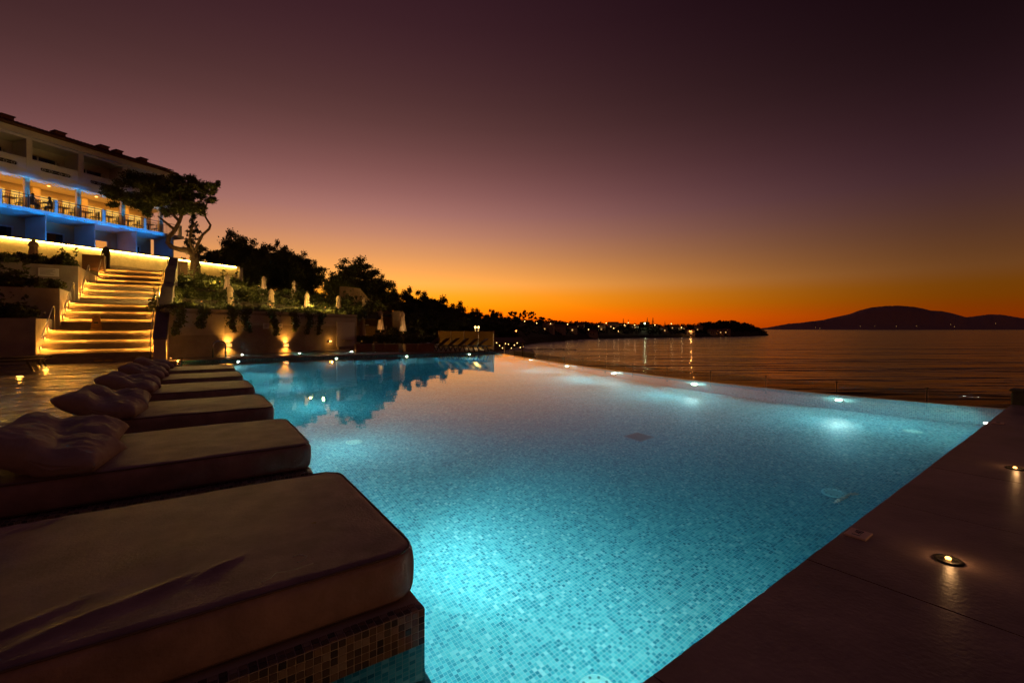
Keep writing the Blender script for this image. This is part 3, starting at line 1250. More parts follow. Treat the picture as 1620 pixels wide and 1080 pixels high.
# glass balustrade beyond the overflow edge
bal_c = offset(CURVE, .75)
p0 = bal_c[0]
bal = thing('glass_balustrade', 'low clear glass balustrade with thin posts beyond the overflow edge', 'balustrade', (p0.x, p0.y, -.95))
ext = [p0 + near_dir * 0 + (bal_c[0] - bal_c[1]).normalized() * 1.6] + bal_c
o0 = Vector((p0.x, p0.y, -.95))
step = 3
ks = list(range(0, len(ext), step))
for a, b in zip(ks[:-1], ks[1:]):
    A, B = ext[a], ext[b]
    tdir = (B - A).normalized()
    nx_ = Vector((tdir.y, -tdir.x, 0)) * .006
    A2, B2 = A + tdir * .03, B - tdir * .03
    q = [A2 + nx_, B2 + nx_, B2 - nx_, A2 - nx_]
    g = MB()
    g.prism([(v.x - o0.x, v.y - o0.y) for v in q], .06, 1.12)
    g.build('glass_panel', M['glass'], bal)
for a in ks:
    A = ext[a] - o0
    pm = MB()
    pm.box(A.x - .007, A.x + .007, A.y - .007, A.y + .007, 0, 1.16)
    pm.box(A.x - .030, A.x + .030, A.y - .02, A.y + .02, 1.16, 1.172)
    pm.build('post', M['metal_dark'], bal)
p = G(1612, 640, .02)
t = thing('stone_bollard', 'squat grey green stone block at the far end of the right deck', 'stone block', (p.x + .12, p.y, .02), ROT)
MB().bevel_box(-.16, .16, -.16, .16, 0, .24, .02).build('body', M['frog'], t)
MB().bevel_box(-.18, .18, -.18, .18, .242, .28, .01).build('cap', M['frog'], t)

# chrome ladder rail at the small pool
p = G(347, 564, .1)
lr = thing('ladder_rail', 'chrome hooped grab rail beside the small pool', 'grab rail', (p.x, p.y, .1), ROT)
for dy in (0, .45):
    pts = [(-.26, dy, 0), (-.26, dy, .5)] + [(-.26 * math.cos(R(a)), dy, .5 + .24 * math.sin(R(a))) for a in range(15, 180, 15)] + [(.26, dy, .5), (.26, dy, -.1)]
    MB().tube(pts, .026, 8).build('hoop', M['chrome'], lr, True)
# ================================================================== STAIRCASE
SB = G(243, 570, TZ)
SW = 3.4
SA = SB - D2 * SW
st = thing('staircase', 'wide stone staircase in four flights with glowing risers', 'staircase', (SA.x, SA.y, TZ), ROT)
Z_ST = [TZ, 1.37, 2.62, 3.87, 5.12]
S_ST = [0, 3.6, 7.4, 12.0]
RUN = .275
NR = 7
LIT = []
for f in range(4):
    z0, z1, s0 = Z_ST[f] - TZ, Z_ST[f + 1] - TZ, S_ST[f]
    h = (z1 - z0) / NR
    nxt = S_ST[f + 1] if f < 3 else 13.65 + 1.4
    for k in range(NR):
        ys = s0 + RUN * k
        ye = s0 + RUN * (k + 1) if k < NR - 1 else nxt
        b = MB()
        b.box(0, SW, ys, ye + .02, z0 + h * k - .3, z0 + h * (k + 1) - .045)
        b.box(0, SW, ys - .05, ye - .051, z0 + h * (k + 1) - .043, z0 + h * (k + 1))
        sp = b.build('step', M['stairs'], st)
        if k in (2, 4, 6):
            for xa, xb, pw_s in ((.02, 1.25, 3.4), (1.25, 2.45, .95), (SW - .95, SW - .02, 3.)):
                MB().box(xa, xb, ys - .020, ys - .006, z0 + h * (k + 1) - .054, z0 + h * (k + 1) - .0435).build('light_strip', M['e_step'], sp)
                lamp('AREA', ((xa + xb) / 2, ys - .034, z0 + h * (k + 1) - .05), pw_s * (xb - xa), WARM, sp, aim=(0, .75, -1), area=(xb - xa, .015), name='step_bulb')
            LIT.append((f, k, ys, z0 + h * k, h))
for n_, (f, k, ys, z, h) in enumerate(LIT):
    for side in (0, 1):
        t = thing('step_light', 'amber light at the %s end of the %s lit stair from the foot' % ('wall' if not side else 'parapet', ordinal(n_ + 1)), 'step light',
                  (SA + D2 * (SW - .03 if side else .03) + D1 * (ys - .06) + Vector((0, 0, TZ + z + h * .55))), ROT, 'lights along the stair sides')
        MB().box(-.029, .0, -.05, .05, -.05, .05).build('housing', M['black'], t) if not side else MB().box(0, .029, -.05, .05, -.05, .05).build('housing', M['black'], t)
        MB().lathe([(.034, 0), (.03, .012), (.002, .016)], 10).build('lens', M['e_warm'], t, True).rotation_euler = (0, R(90 if not side else -90), 0)
        lamp('POINT', (.07 if not side else -.07, -.05, 0), 1.8 if not side else 1.3, WARM, t, .02)
# parapet wall on the right of the stairs
pw = thing('stair_parapet', 'sloping grey cement parapet wall on the right side of the stairs', 'parapet', (SB.x, SB.y, TZ), ROT)
prof = [(-.25, 0), (-.25, .95), (0, 1.2)]
for f in range(4):
    z0, z1, s0 = Z_ST[f] - TZ, Z_ST[f + 1] - TZ, S_ST[f]
    prof += [(s0 + .1, z0 + .75), (s0 + 1.9, z1 + .75)]
prof = [(-.3, 0), (-.3, .85), (1.6, 1.95), (3.6, 2.35), (5.4, 3.35), (7.4, 3.7), (9.2, 4.65), (12, 5.2), (13.8, 5.95), (14.9, 5.95), (14.9, 0)]
b = MB()
nP = len(prof)
b.add([(.012, y, z) for y, z in prof] + [(.42, y, z) for y, z in prof],
      [tuple(range(nP - 1, -1, -1)), tuple(range(nP, 2 * nP))] + [(i, (i + 1) % nP, nP + (i + 1) % nP, nP + i) for i in range(nP)])
b.build('wall', M['render_light'], pw)
b = MB()
cp = prof[1:-1]
nP = len(cp)
vs = [(-.02, y, z + .003) for y, z in cp] + [(.46, y, z + .003) for y, z in cp] + [(-.02, y, z + .06) for y, z in cp] + [(.46, y, z + .06) for y, z in cp]
fs = []
for i in range(nP - 1):
    fs += [(i, i + 1, nP + i + 1, nP + i), (2 * nP + i, 3 * nP + i, 3 * nP + i + 1, 2 * nP + i + 1), (i, 2 * nP + i, 2 * nP + i + 1, i + 1), (nP + i, nP + i + 1, 3 * nP + i + 1, 3 * nP + i)]
fs += [(0, nP, 3 * nP, 2 * nP), (nP - 1, 3 * nP - 1, 4 * nP - 1, 2 * nP - 1)]
b.add(vs, fs)
b.build('coping', M['coping'], pw)


def handrail(pts, label, r=.022):
    base_ = pts[0]
    t = thing('handrail', label, 'handrail', (base_.x, base_.y, base_.z))
    MB().tube([p - base_ for p in pts], r, 6).build('rail', M['steel'], t, True)
    for k, p in enumerate((pts[1] if len(pts) > 3 else pts[0], pts[-1])):
        pass
    return t


def stp(x, y, z):
    p = SA + D2 * x + D1 * y
    return Vector((p.x, p.y, z))


names = ['lowest', 'second', 'third', 'topmost']
for f in range(4):
    z0, z1, s0 = Z_ST[f], Z_ST[f + 1], S_ST[f]
    pts = [stp(.12, s0 + .15, z0 + .95), stp(.12, s0 + .2, z0 + .98), stp(.12, s0 + 1.75, z1 + .93), stp(.12, s0 + 1.95, z1 + .95), stp(.12, s0 + 2.05, z1 + .85), stp(.12, s0 + 2.05, z1)]
    handrail(pts, 'steel handrail by the planted wall, %s flight of the stairs' % names[f])
    pts = [stp(SW - .10, s0 - .05, z0 + .1), stp(SW - .10, s0 - .05, z0 + .85), stp(SW - .10, s0, z0 + .92), stp(SW - .10, s0 + 1.75, z1 + .93), stp(SW - .10, s0 + 1.85, z1 + .85), stp(SW - .10, s0 + 1.85, z1)]
    handrail(pts, 'steel handrail by the sloping parapet, %s flight of the stairs' % names[f])

# wet floor sign on the first landing
p = stp(1.25, 3.05, 1.37)
ws = thing('floor_sign', 'folding yellow wet floor sign on the first stair landing', 'floor sign', p, ROT)
for s_, nm in ((-1, 'front_board'), (1, 'rear_board')):
    b = MB()
    v = [(-.17, s_ * .17, 0), (.17, s_ * .17, 0), (.12, s_ * .012, .64), (-.12, s_ * .012, .64)]
    d = s_ * .02
    b.add(v + [(x, y - d, z) for x, y, z in v], [(0, 1, 2, 3), (7, 6, 5, 4), (0, 4, 5, 1), (1, 5, 6, 2), (2, 6, 7, 3), (3, 7, 4, 0)])
    fb_ = b.build(nm, M['yellow'], ws)
    if s_ < 0:
        for z_, w_, h_ in ((.55, .07, .035), (.46, .09, .02), (.30, .07, .09), (.06, .10, .02)):
            yy = -.17 + .158 * (z_ / .64) - .004
            MB().box(-w_, w_, yy - .004, yy + .004, z_ - h_ / 2, z_ + h_ / 2).build('print', M['ink'], fb_)
# faint plates on the bottom riser
for k in range(2):
    p = stp(1.72 + k * .30, -.052, TZ + .06)
    tag(MB().box(-.12, .12, -.008, .008, -.025, .025).build('step_plate', M['yellow'], loc=p, rotz=ROT),
        'small yellow plate on the bottom stair riser, %s' % ('nearer the planted wall' if k == 0 else 'nearer the parapet'), 'plate', 'plates on the bottom riser')

# terraced walls on the left of the stairs
lw_words = ['lowest, behind the slatted loungers', 'second lowest', 'third, carrying a white board', 'topmost, below the glowing wall']
lw_z = [1.80, 3.15, 4.55, 5.55]
lw_s = [0, 3.6, 7.4, 12.0]
lw_e = [2.35, 5.9, 13.6]
for k in range(3):
    org = SA + D1 * (lw_s[k] + .08) - D2 * .02
    t = thing('retaining_wall', 'grey cement terrace wall left of the stairs, %s' % lw_words[k], 'wall', (org.x, org.y, TZ), ROT, 'terrace walls left of the stairs')
    dpt = lw_e[k] - lw_s[k]
    MB().box(-22, 0, 0, .35, 0, lw_z[k] - TZ).build('front', M['render'], t)
    MB().box(-.35, 0, .352, dpt, 0, lw_z[k] - TZ).build('return', M['render'], t)
    so = MB().box(-22, -.352, .352, (lw_s[k + 1] - lw_s[k] + .06) if k < 2 else 6.2, lw_z[k] - TZ - .4, lw_z[k] - TZ - .08)
    so.build('soil', M['soil'], t)
    if k == 2:
        sg = thing('notice_board', 'white notice board on the terrace wall left of the stairs', 'sign', (org - D2 * 1.05 + Vector((0, 0, 4.17 - TZ)) - D1 * .012), ROT)
        MB().box(-.36, .36, -.02, .01, -.2, .2).build('board', M['sign'], sg)
        for q, w in enumerate((.26, .22, .27, .18, .24)):
            MB().box(-.30, -.30 + 2 * w, -.023, -.0202, .12 - .06 * q, .14 - .06 * q).build('text_line', M['ink_soft'], sg)
# ================================================================== RETAINING WALL BEHIND THE POOL
WA, WB = Vector((-15.36, 20.25, 0)), Vector((-10.42, 30.5, 0))
wd = (WB - WA).normalized()
wrot = math.atan2(wd.y, wd.x)
wlen = (WB - WA).length
WT = 2.25
rw = thing('retaining_wall', 'long grey cement wall behind the pool with trailing plants over its top', 'wall', (WA.x, WA.y, .1), wrot)
MB().box(-.1, wlen, 0, .45, 0, WT - .1).build('wall_face', M['render'], rw)
b = MB()
seg = [0, 2.55, 5.2, 7.9, 10.4, wlen]
for a, c in zip(seg[:-1], seg[1:]):
    MB().box(a + .012, c - .012, -.03, -.002, 1.02 if a == 0 else 1.5, WT - .22).build('wall_panel', M['render_light'], rw)
MB().box(-.1, wlen, -.05, .5, WT - .097, WT + .0).build('coping', M['render_light'], rw)


def on_wall(px_, off=-.02):
    a = (px_ - 810) / FOC
    t = (a * WA.y - WA.x) / (wd.x - a * wd.y)
    return t


wn = Vector((wd.y, -wd.x, 0))                                   # towards the pool


def wp(t, z, off=0.):
    p = WA + wd * t + wn * off
    return Vector((p.x, p.y, z))


# sconces
for k, (px_, wd_) in enumerate(((360, 'nearer the stairs'), (451, 'farther from the stairs'))):
    t0 = on_wall(px_)
    zz = EYE + (HOR - 546) / FOC * wp(t0, 0).y
    t = thing('wall_sconce', 'up and down wall light on the grey wall behind the pool, %s' % wd_, 'wall light', wp(t0, zz, .03), wrot, 'sconces on the wall behind the pool')
    MB().box(-.16, .16, -.11, .028, -.035, .035).build('body', M['steel'], t)
    MB().box(-.13, .13, -.10, -.02, .036, .05).build('upper_lens', M['e_warm'], t)
    MB().box(-.13, .13, -.10, -.02, -.05, -.036).build('lower_lens', M['e_warm'], t)
    lamp('SPOT', (0, -.16, .09), 10, WARM, t, .04, (0, .45, 1), 120, .9)
    lamp('SPOT', (0, -.16, -.09), 6, WARM, t, .04, (0, .40, -1), 130, .9)
t0 = on_wall(521)
zz = EYE + (HOR - 539.5) / FOC * wp(t0, 0).y
t = thing('spot_light', 'small round amber light on the grey wall beside the pale alcove', 'wall light', wp(t0, zz, .03), wrot)
MB().box(-.12, .12, -.06, .028, -.06, .06).build('body', M['black'], t)
MB().box(-.08, .08, -.075, -.061, -.035, .035).build('lens', M['e_warm'], t)
lamp('POINT', (0, -.2, .0), 1, WARM, t, .04)
for k, (px_, w_, h_, wd_) in enumerate(((420, .34, .30, 'larger'), (442.5, .26, .22, 'smaller'))):
    t0 = on_wall(px_)
    Yw = wp(t0, 0).y
    zz = EYE + (HOR - 515.5 - k * -.5) / FOC * Yw
    t = thing('wall_sign', 'white sign on the grey wall behind the pool, the %s of the pair' % wd_, 'sign', wp(t0, zz, .045), wrot, 'signs on the wall behind the pool')
    MB().box(-w_ / 2, w_ / 2, -.015, .01, -h_ / 2, h_ / 2).build('board', M['sign'], t)
    for q in range(3):
        MB().box(-w_ * .32, w_ * (.30 - .1 * (q % 2)), -.018, -.0152, h_ * (.22 - .2 * q) - .012, h_ * (.22 - .2 * q) + .012).build('text_line', M['ink_soft'], t)
# pale alcove at the wall's far end
t0 = on_wall(546)
al = thing('alcove', 'pale bluish recess with a glossy ledge at the end of the grey wall', 'alcove', wp(t0, .1, .06), wrot)
MB().box(-.75, .75, -.02, .03, .18, 1.75).build('panel', M['white'], al)
MB().box(-.75, .75, -.18, -.022, 0, .16).build('base', M['render'], al)
MB().box(-.35, .45, -.30, -.024, .55, .60).build('ledge', M['steel'], al)
# narrow uplight washing the end of the parapet
p = SB + D2 * .56 - D1 * .1
t = thing('uplight', 'slim amber uplight at the foot of the stair parapet', 'uplight', (p.x, p.y, TZ), ROT)
MB().lathe([(.05, 0), (.05, .07), (.04, .08)], 14).build('body', M['steel'], t)
MB().lathe([(.038, .08), (.002, .086)], 12).build('lens', M['e_warm'], t)
lamp('SPOT', (.02, 0, .12), 26, WARM, t, .03, (-.24, .12, 1), 60, .8)
lamp('POINT', (.25, -.1, .12), 2, WARM, t, .03)

# ================================================================== HILLSIDE
ld = Vector((.4008, .9162, 0))                                   # along the glowing wall


def lwall(px_):
    a = (px_ - 810) / FOC
    Y = 43.68 / (.4375 - a)
    return Vector((a * Y, Y, 0))


hv, hf = [], []
cols = 24
front = [SB + D2 * .5 + D1 * .3] + [wp(t, 0, -.4) for t in np.linspace(0, wlen, cols - 2)] + [wp(wlen + 1.5, 0, -.2)]
rows = [(0, 0.), (.02, 0), (.22, 0.05), (.24, 1), (.48, 1.05), (.5, 2), (.74, 2.05), (.76, 2.9), (1.0, 3.0), (1.35, 3.3), (2.2, 3.4), (6, 2.2), (12, 0)]
for i, p in enumerate(front):
    s = i / (len(front) - 1)
    back = lwall(268).lerp(lwall(378), min(1, s * 1.9))
    if s > .526:
        back = lwall(378).lerp(Vector((-11, 47, 0)), (s - .526) / .474)
    drop = 1 - .72 * max(0, (s - .45) / .55) ** 1.2
    for v, lev in rows:
        q = p.lerp(back, v) if v <= 1 else back + (back - p).normalized() * (v - 1) * 12
        hv.append((q.x, q.y, WT - .12 + lev * .98 * drop))
nr_ = len(rows)
for i in range(len(front) - 1):
    for j in range(nr_ - 1):
        hf.append((i * nr_ + j, (i + 1) * nr_ + j, (i + 1) * nr_ + j + 1, i * nr_ + j + 1))
hill = MB().add(hv, hf)
structure(hill.build('hillside', M['soil']))


from mathutils.bvhtree import BVHTree
hill_bvh = BVHTree.FromPolygons([Vector(v) for v in hv], hf)


def hill_z(x, y, default=2.1):
    r_ = hill_bvh.ray_cast(Vector((x, y, 60)), Vector((0, 0, -1)))
    return r_[0].z if r_[0] is not None else default


# upper ground behind the glowing wall and around the building
p0, p1 = lwall(-260), lwall(378)
ln_ = Vector((-ld.y, ld.x, 0))
up = [p0 + ln_ * .35, p1 + ln_ * .35, p1 + ln_ * 40 - ld * 3, p0 + ln_ * 40]
sheet('upper_ground', up, 7.05, M['coping'], 2.5)
pl0, pl1 = p0 - ln_ * 7, p1 - ln_ * 4.2
sheet('stair_head', [lwall(-20) - ln_ * 3.2, lwall(300) - ln_ * 3.2, lwall(300) + ln_ * .2, lwall(-20) + ln_ * .2], 5.105, M['stairs'], .6)

# glowing wall
t_l = (p1 - p0).length
gw = thing('glowing_wall', 'long rough plaster wall lit yellow by a light strip under its coping', 'wall', (p0.x, p0.y, 5.1), math.atan2(ld.y, ld.x))
MB().box(0, t_l, 0, .34, -.2, 2.0).build('wall_face', M['plaster'], gw)
MB().box(0, t_l + .05, -.12, .42, 2.003, 2.07).build('coping', M['render'], gw)
MB().box(0, t_l - .3, -.10, -.045, 1.955, 2.0).build('light_strip', M['e_led'], gw)
MB().box(0, t_l - .8, -.30, -.003, -.2, .92).build('plinth', M['stairs'], gw)
MB().box(t_l - .02, t_l + .34, -.1, .44, -.6, 2.001).build('end_pier', M['render'], gw)

# dark planters at the stair head
for k, (px_, Y, w_, h_, wd_) in enumerate(((149, 27.6, 1.0, .95, 'left of the stairs'), (277, 31.0, .55, .95, 'nearest the parapet'), (286, 32.0, .8, .9, 'beside the pine trunk'))):
    p = K(px_, 425, Y)
    zt = EYE + (HOR - (404 if k == 0 else 414)) / FOC * Y
    t = thing('planter_box', 'brown boarded planter box at the head of the stairs, %s' % wd_, 'planter', (p.x, p.y, zt - h_), ROT, 'planters at the head of the stairs')
    for q in range(4):
        MB().box(-w_ / 2, w_ / 2, -.3, .3, q * h_ / 4 + .006, (q + 1) * h_ / 4).build('board', M['planter'], t)

# ================================================================== HOTEL BUILDING
bd = Vector((.3511, .9363, 0)).normalized()
BO = Vector((.375 * 31.9 - 50.07, 31.9, 0)) - bd * 6.4           # two bays beyond the picture edge
BR = math.atan2(bd.y, bd.x)
BAY = 3.2
NB = 6
hb = thing('hotel_building', 'three storey white hotel with a lit restaurant balcony above a blue lit slab', 'building', (BO.x, BO.y, 0), BR)
XE = BAY * NB + .75
zG, zS0, zS1, zC, zU, zP, zO, zF0, zF1 = 7.05, 10.40, 10.66, 13.07, 13.38, 14.40, 15.93, 16.1, 16.54
# local x along the front, y into the building
MB().box(-1, XE + 1.1, -.12, 3.1, zS0, zS1).build('balcony_slab', M['blue_white'], hb)
MB().box(-1, XE, -.02, 3.1, zC, zU).build('upper_slab', M['white'], hb)
MB().box(-1, XE, 3.1, 3.35, zG, zC).build('rear_wall', M['cream'], hb)
MB().box(-1, XE, .05, 3.0, zC - .06, zC - .003).build('restaurant_ceiling', M['ceiling'], hb)
MB().box(-1, XE, 2.2, 2.45, zU, zF0).build('upper_wall', M['white'], hb)
MB().box(-1, XE, .02, 2.2, zO + .1, zF0 - .003).build('upper_ceiling', M['white'], hb)
MB().box(-1, XE + .2, -.25, .10, zF0, zF1).build('fascia', M['white'], hb)
MB().box(-1, XE + .25, -.30, -.252, zF0 - .02, zF0 + .10).build('fascia_moulding', M['white'], hb)
MB().box(-1, XE, 0.0, .25, zO, zF0 - .002).build('beam', M['white'], hb)
MB().box(XE - .3, XE, .12, 9, zU + .002, zO - .002).build('end_wall', M['white'], hb)
MB().box(XE - .3, XE, 3.352, 9, zG, zC - .002).build('end_wall', M['white'], hb)
# roof slope and tiles
rf = MB()
rf.add([(-1.2, -.42, zF1 + .20), (XE + .35, -.42, zF1 + .20), (XE + .35, 5.5, zF1 + 1.93), (-1.2, 5.5, zF1 + 1.93),
        (-1.2, -.42, zF1 + .001), (XE + .35, -.42, zF1 + .001), (XE + .35, 5.5, zF1 + .001), (-1.2, 5.5, zF1 + .001)],
       [(0, 1, 2, 3), (7, 6, 5, 4), (4, 5, 1, 0), (1, 5, 6, 2), (2, 6, 7, 3), (3, 7, 4, 0)])
roof = rf.build('roof', M['roof_tile'], hb)
sl = math.atan2(1.73, 5.92)
tl = MB()
nt_ = int((XE + 1.4) / .24)
for k in range(nt_):
    x = -1.1 + .24 * k
    for r_ in range(8):
        y0, y1 = -.5 + .74 * r_, -.5 + .74 * r_ + .82
        z0 = zF1 + .21 + math.tan(sl) * (y0 + .42) + .05
        z1 = zF1 + .21 + math.tan(sl) * (y1 + .42) + .01
        vs = []
        for y, z in ((y0, z0), (y1, z1)):
            for a in (0, 45, 90, 135, 180):
                vs.append((x + .09 * math.cos(R(a)), y, z + .085 * math.sin(R(a))))
        tl.add(vs, [(i, i + 1, 6 + i, 5 + i) for i in range(4)] + [(4, 3, 2, 1, 0)])
stuff(tl.build('roof_tiles', M['roof_tile'], roof))
for px_, s_ in ((17, 1.0), (100, 1.0), (170, .9), (193, .75), (232, .85)):
    a = (px_ - 810) / FOC
    Y = 50.07 / (.375 - a)
    x = (Y - BO.y) / bd.y
    c = MB().box(x - .32 * s_, x + .32 * s_, .35, .95, zF1 + .30, zF1 + .80).build('chimney', M['terracotta'], roof)
    MB().box(x - .40 * s_, x + .40 * s_, .27, 1.03, zF1 + .802, zF1 + .87).build('chimney_cap', M['roof_tile'], c)
# bays
for k in range(NB + 1):
    x = BAY * k
    MB().box(x - .14, x + .14, .30, .58, zS1, zC - .004).build('column', M['cream'], hb)
    MB().box(x - .17, x + .17, .02, .30, zU + .002, zO - .002).build('upper_pier', M['white'], hb)
    MB().box(x - .07, x + .07, .30, 2.2, zU + .002, zO + .09).build('balcony_divider', M['white'], hb)
    if k < NB + 1:
        MB().box(x + 1.40, x + 1.62, -.16, .06, zS1 + .002, zS1 + 1.02).build('balcony_post', M['blue_white'], hb)
        MB().box(x + 1.02, x + 1.10, .25, 3.098, zG, zS0 - .003).build('ground_fin', M['white'], hb)
for k in range(NB):
    x0, x1 = BAY * k + .175, BAY * (k + 1) - .175
    # parapet with a rounded slot: four pieces round the opening, plus dark back
    pz0, pz1 = zU + .36, zU + .66
    sx0, sx1 = x0 + .48, x1 - .48
    pa = MB()
    pa.box(x0, x1, .05, .19, zU + .002, pz0)
    pa.box(x0, x1, .05, .19, pz1, zP)
    pa.box(x0, sx0, .05, .19, pz0, pz1)
    pa.box(sx1, x1, .05, .19, pz0, pz1)
    par = pa.build('parapet', M['white'], hb)
    MB().box(x0 - .003, x1 + .003, .02, .23, zP + .002, zP + .07).build('parapet_cap', M['white'], par)
    MB().box(sx0 - .1, sx1 + .1, .195, .21, pz0 - .05, pz1 + .05).build('slot_back', M['black'], par)
    for sx, sg_ in ((sx0, 1), (sx1, -1)):
        # rounded ends
        c = MB()
        pts = [(sx - sg_ * .001, pz0), (sx + sg_ * .15, pz0)]
        for a in range(0, 91, 15):
            pts.append((sx + sg_ * (.15 - .15 * math.sin(R(a))), pz0 + .15 - .15 * math.cos(R(a))))
        for up_ in (0, 1):
            q = [(x, (z if not up_ else pz0 + pz1 - z)) for x, z in pts]
            nq = len(q)
            vv = [(x, .052, z) for x, z in q] + [(x, .188, z) for x, z in q]
            c.add(vv, [tuple(range(nq)), tuple(range(2 * nq - 1, nq - 1, -1))] + [(i, (i + 1) % nq, nq + (i + 1) % nq, nq + i) for i in range(nq)])
        c.build('slot_corner', M['white'], par)
    sc_ = MB()
    for cx in (sx0 + .22, (sx0 + sx1) / 2 - .3, (sx0 + sx1) / 2 + .3, sx1 - .22):
        sc_.tube([(cx + .1 * math.cos(R(a)), .12, (pz0 + pz1) / 2 + .1 * math.sin(R(a))) for a in range(0, 361, 30)], .014, 5, False)
    sc_.tube([(sx0 + .1, .12, (pz0 + pz1) / 2), (sx1 - .1, .12, (pz0 + pz1) / 2)], .012, 5)
    sc_.build('scroll_ironwork', M['white_frame'], par)
    # upper window of three lights
    w0, w1 = x0 + .15, x1 - .45
    zt = zU + 2.0
    fw = MB()
    fw.box(w0, w1, 2.12, 2.198, zt, zt + .10)
    for xx in (w0, w0 + (w1 - w0) * .28, w0 + (w1 - w0) * .45, w1 - .09):
        fw.box(xx, xx + .085, 2.12, 2.198, zU + .05, zt - .002)
    wf = fw.build('window', M['white_frame'], hb)
    MB().box(w0 + .05, w1 - .05, 2.17, 2.197, zU + .05, zt - .004).build('pane', M['glass_dark'], wf)
    MB().box(x1 - .42, x1 - .30, 2.02, 2.198, zt - .45, zt - .10).build('wall_lamp', M['white_frame'], hb)
    if k == 1:
        # the arch over the leftmost bay in view
        ar = MB()
        cx, rx, rz = (x0 + x1) / 2, (x1 - x0) / 2, .95
        N_ = 14
        arc = [(cx + rx * math.cos(math.pi * q / N_), zO - .955 + rz * math.sin(math.pi * q / N_)) for q in range(N_ + 1)]
        for q in range(N_):
            (xa, za), (xb, zb_) = arc[q], arc[q + 1]
            ar.add([(xa, .06, za), (xb, .06, zb_), (xb, .06, zO), (xa, .06, zO), (xa, .2, za), (xb, .2, zb_), (xb, .2, zO), (xa, .2, zO)],
                   [(0, 1, 2, 3), (7, 6, 5, 4), (0, 4, 5, 1)])
        ar.build('arch', M['white'], hb)
    # restaurant back wall windows and inner pier
    MB().box(BAY * k + 1.3, BAY * k + 1.75, 2.6, 3.098, zS1 + .002, zC - .065).build('inner_pier', M['cream'], hb)
    for q, (a_, b_) in enumerate(((BAY * k + .12, BAY * k + 1.2), (BAY * k + 1.85, BAY * k + 3.1))):
        f = MB()
        f.box(a_, b_, 3.03, 3.098, zS1 + 1.82, zS1 + 1.92)
        for xx in (a_, (a_ + b_) / 2 - .03, b_ - .06):
            f.box(xx, xx + .06, 3.03, 3.098, zS1 + .003, zS1 + 1.818)
        wf = f.build('window', M['cream'], hb)
        MB().box(a_ + .06, b_ - .06, 3.07, 3.097, zS1 + .02, zS1 + 1.05).build('pane', M['e_win'], wf)
        MB().box(a_ + .06, b_ - .06, 3.072, 3.097, zS1 + 1.08, zS1 + 1.80).build('pane', M['e_win_hi'], wf)
    dl = MB().lathe([(.09, 0), (.09, .02)], 12, (BAY * k + 1.7, 1.3, zC - .085)).build('downlight', M['e_warm'], hb)
    lamp('AREA', (BAY * k + 1.6, 1.7, zC - .11), 34, WARM, hb, aim=(0, 0, -1), area=(2.6, 1.6), name='restaurant_lamp')
    lamp('POINT', (BAY * k + 1.6, 1.9, zS1 + 1.2), 11, WARM, hb, .3, name='restaurant_lamp')
    # ground floor window
    w0, w1 = BAY * k + 1.30, BAY * k + 3.5
    if k == NB - 1:
        w1 = BAY * k + 3.0
    f = MB()
    f.box(w0, w1, 2.98, 3.098, zG + 2.42, zG + 2.54)
    for xx in (w0, w0 + (w1 - w0) * .30, w1 - .11):
        f.box(xx, xx + .11, 2.98, 3.098, zG + .003, zG + 2.418)
    wf = f.build('window', M['white_frame'], hb)
    lit = (k == 4)
    MB().box(w0 + .11, w0 + (w1 - w0) * .30, 3.06, 3.097, zG + .02, zG + 2.416).build('pane', M['glass_dark'], wf)
    MB().box(w0 + (w1 - w0) * .30 + .11, w1 - .11, 3.062, 3.097, zG + .02, zG + 2.416).build('pane', M['e_room'] if lit else M['glass_dark'], wf)
# railing: top rails in one, posts, and the many thin balusters of a bay together
for k in range(-0, NB + 1):
    xa, xb = BAY * k - 1.57 if k else -1, BAY * k + 1.39
    xa = max(xa, -1)
    ra = MB()
    ra.tube([(xa, -.06, zS1 + 1.0), (xb, -.06, zS1 + 1.0)], .03, 6)
    ra.tube([(xa, -.06, zS1 + .80), (xb, -.06, zS1 + .80)], .018, 6)
    ra.tube([(xa, -.06, zS1 + .10), (xb, -.06, zS1 + .10)], .018, 6)
    rail = ra.build('railing', M['metal_dark'], hb)
    bl = MB()
    nb = int((xb - xa) / .125)
    for q in range(nb):
        x = xa + .06 + .125 * q
        bl.box(x - .011, x + .011, -.071, -.049, zS1 + .1, zS1 + .8)
    stuff(bl.build('balusters', M['metal_dark'], rail))
    MB().box((xa + xb) / 2 - .025, (xa + xb) / 2 + .025, -.085, -.035, zS1 + .002, zS1 + 1.0).build('rail_post', M['metal_dark'], rail)
# blue lights below the slab, behind the glowing wall
for k in range(6):
    x = BAY * k + 1.5
    p = BO + bd * x + Vector((bd.y, -bd.x, 0)) * 1.75
    t = thing('flood_light', 'blue floodlight on the ground behind the glowing wall below the %s balcony bay' % ordinal(k + 1), 'floodlight', (p.x, p.y, 7.05), BR, 'blue floodlights below the hotel')
    MB().box(-.12, .12, -.08, .08, 0, .12).build('housing', M['black'], t)
    MB().box(-.10, .10, -.06, .06, .121, .13).build('lens', M['glass_dark'], t)
    for sx in (-1.07, 0, 1.07):
        lamp('SPOT', (sx * .1, 0, .2), 340, (.0, .33, 1.), t, .05, (sx, 1.62, 3.58), 20, .7, name='blue_edge_bulb')
    lamp('SPOT', (0, 1.25, .2), 420, (.01, .33, 1.), t, .06, (0, .60, 1), 63, .5, name='blue_bulb')


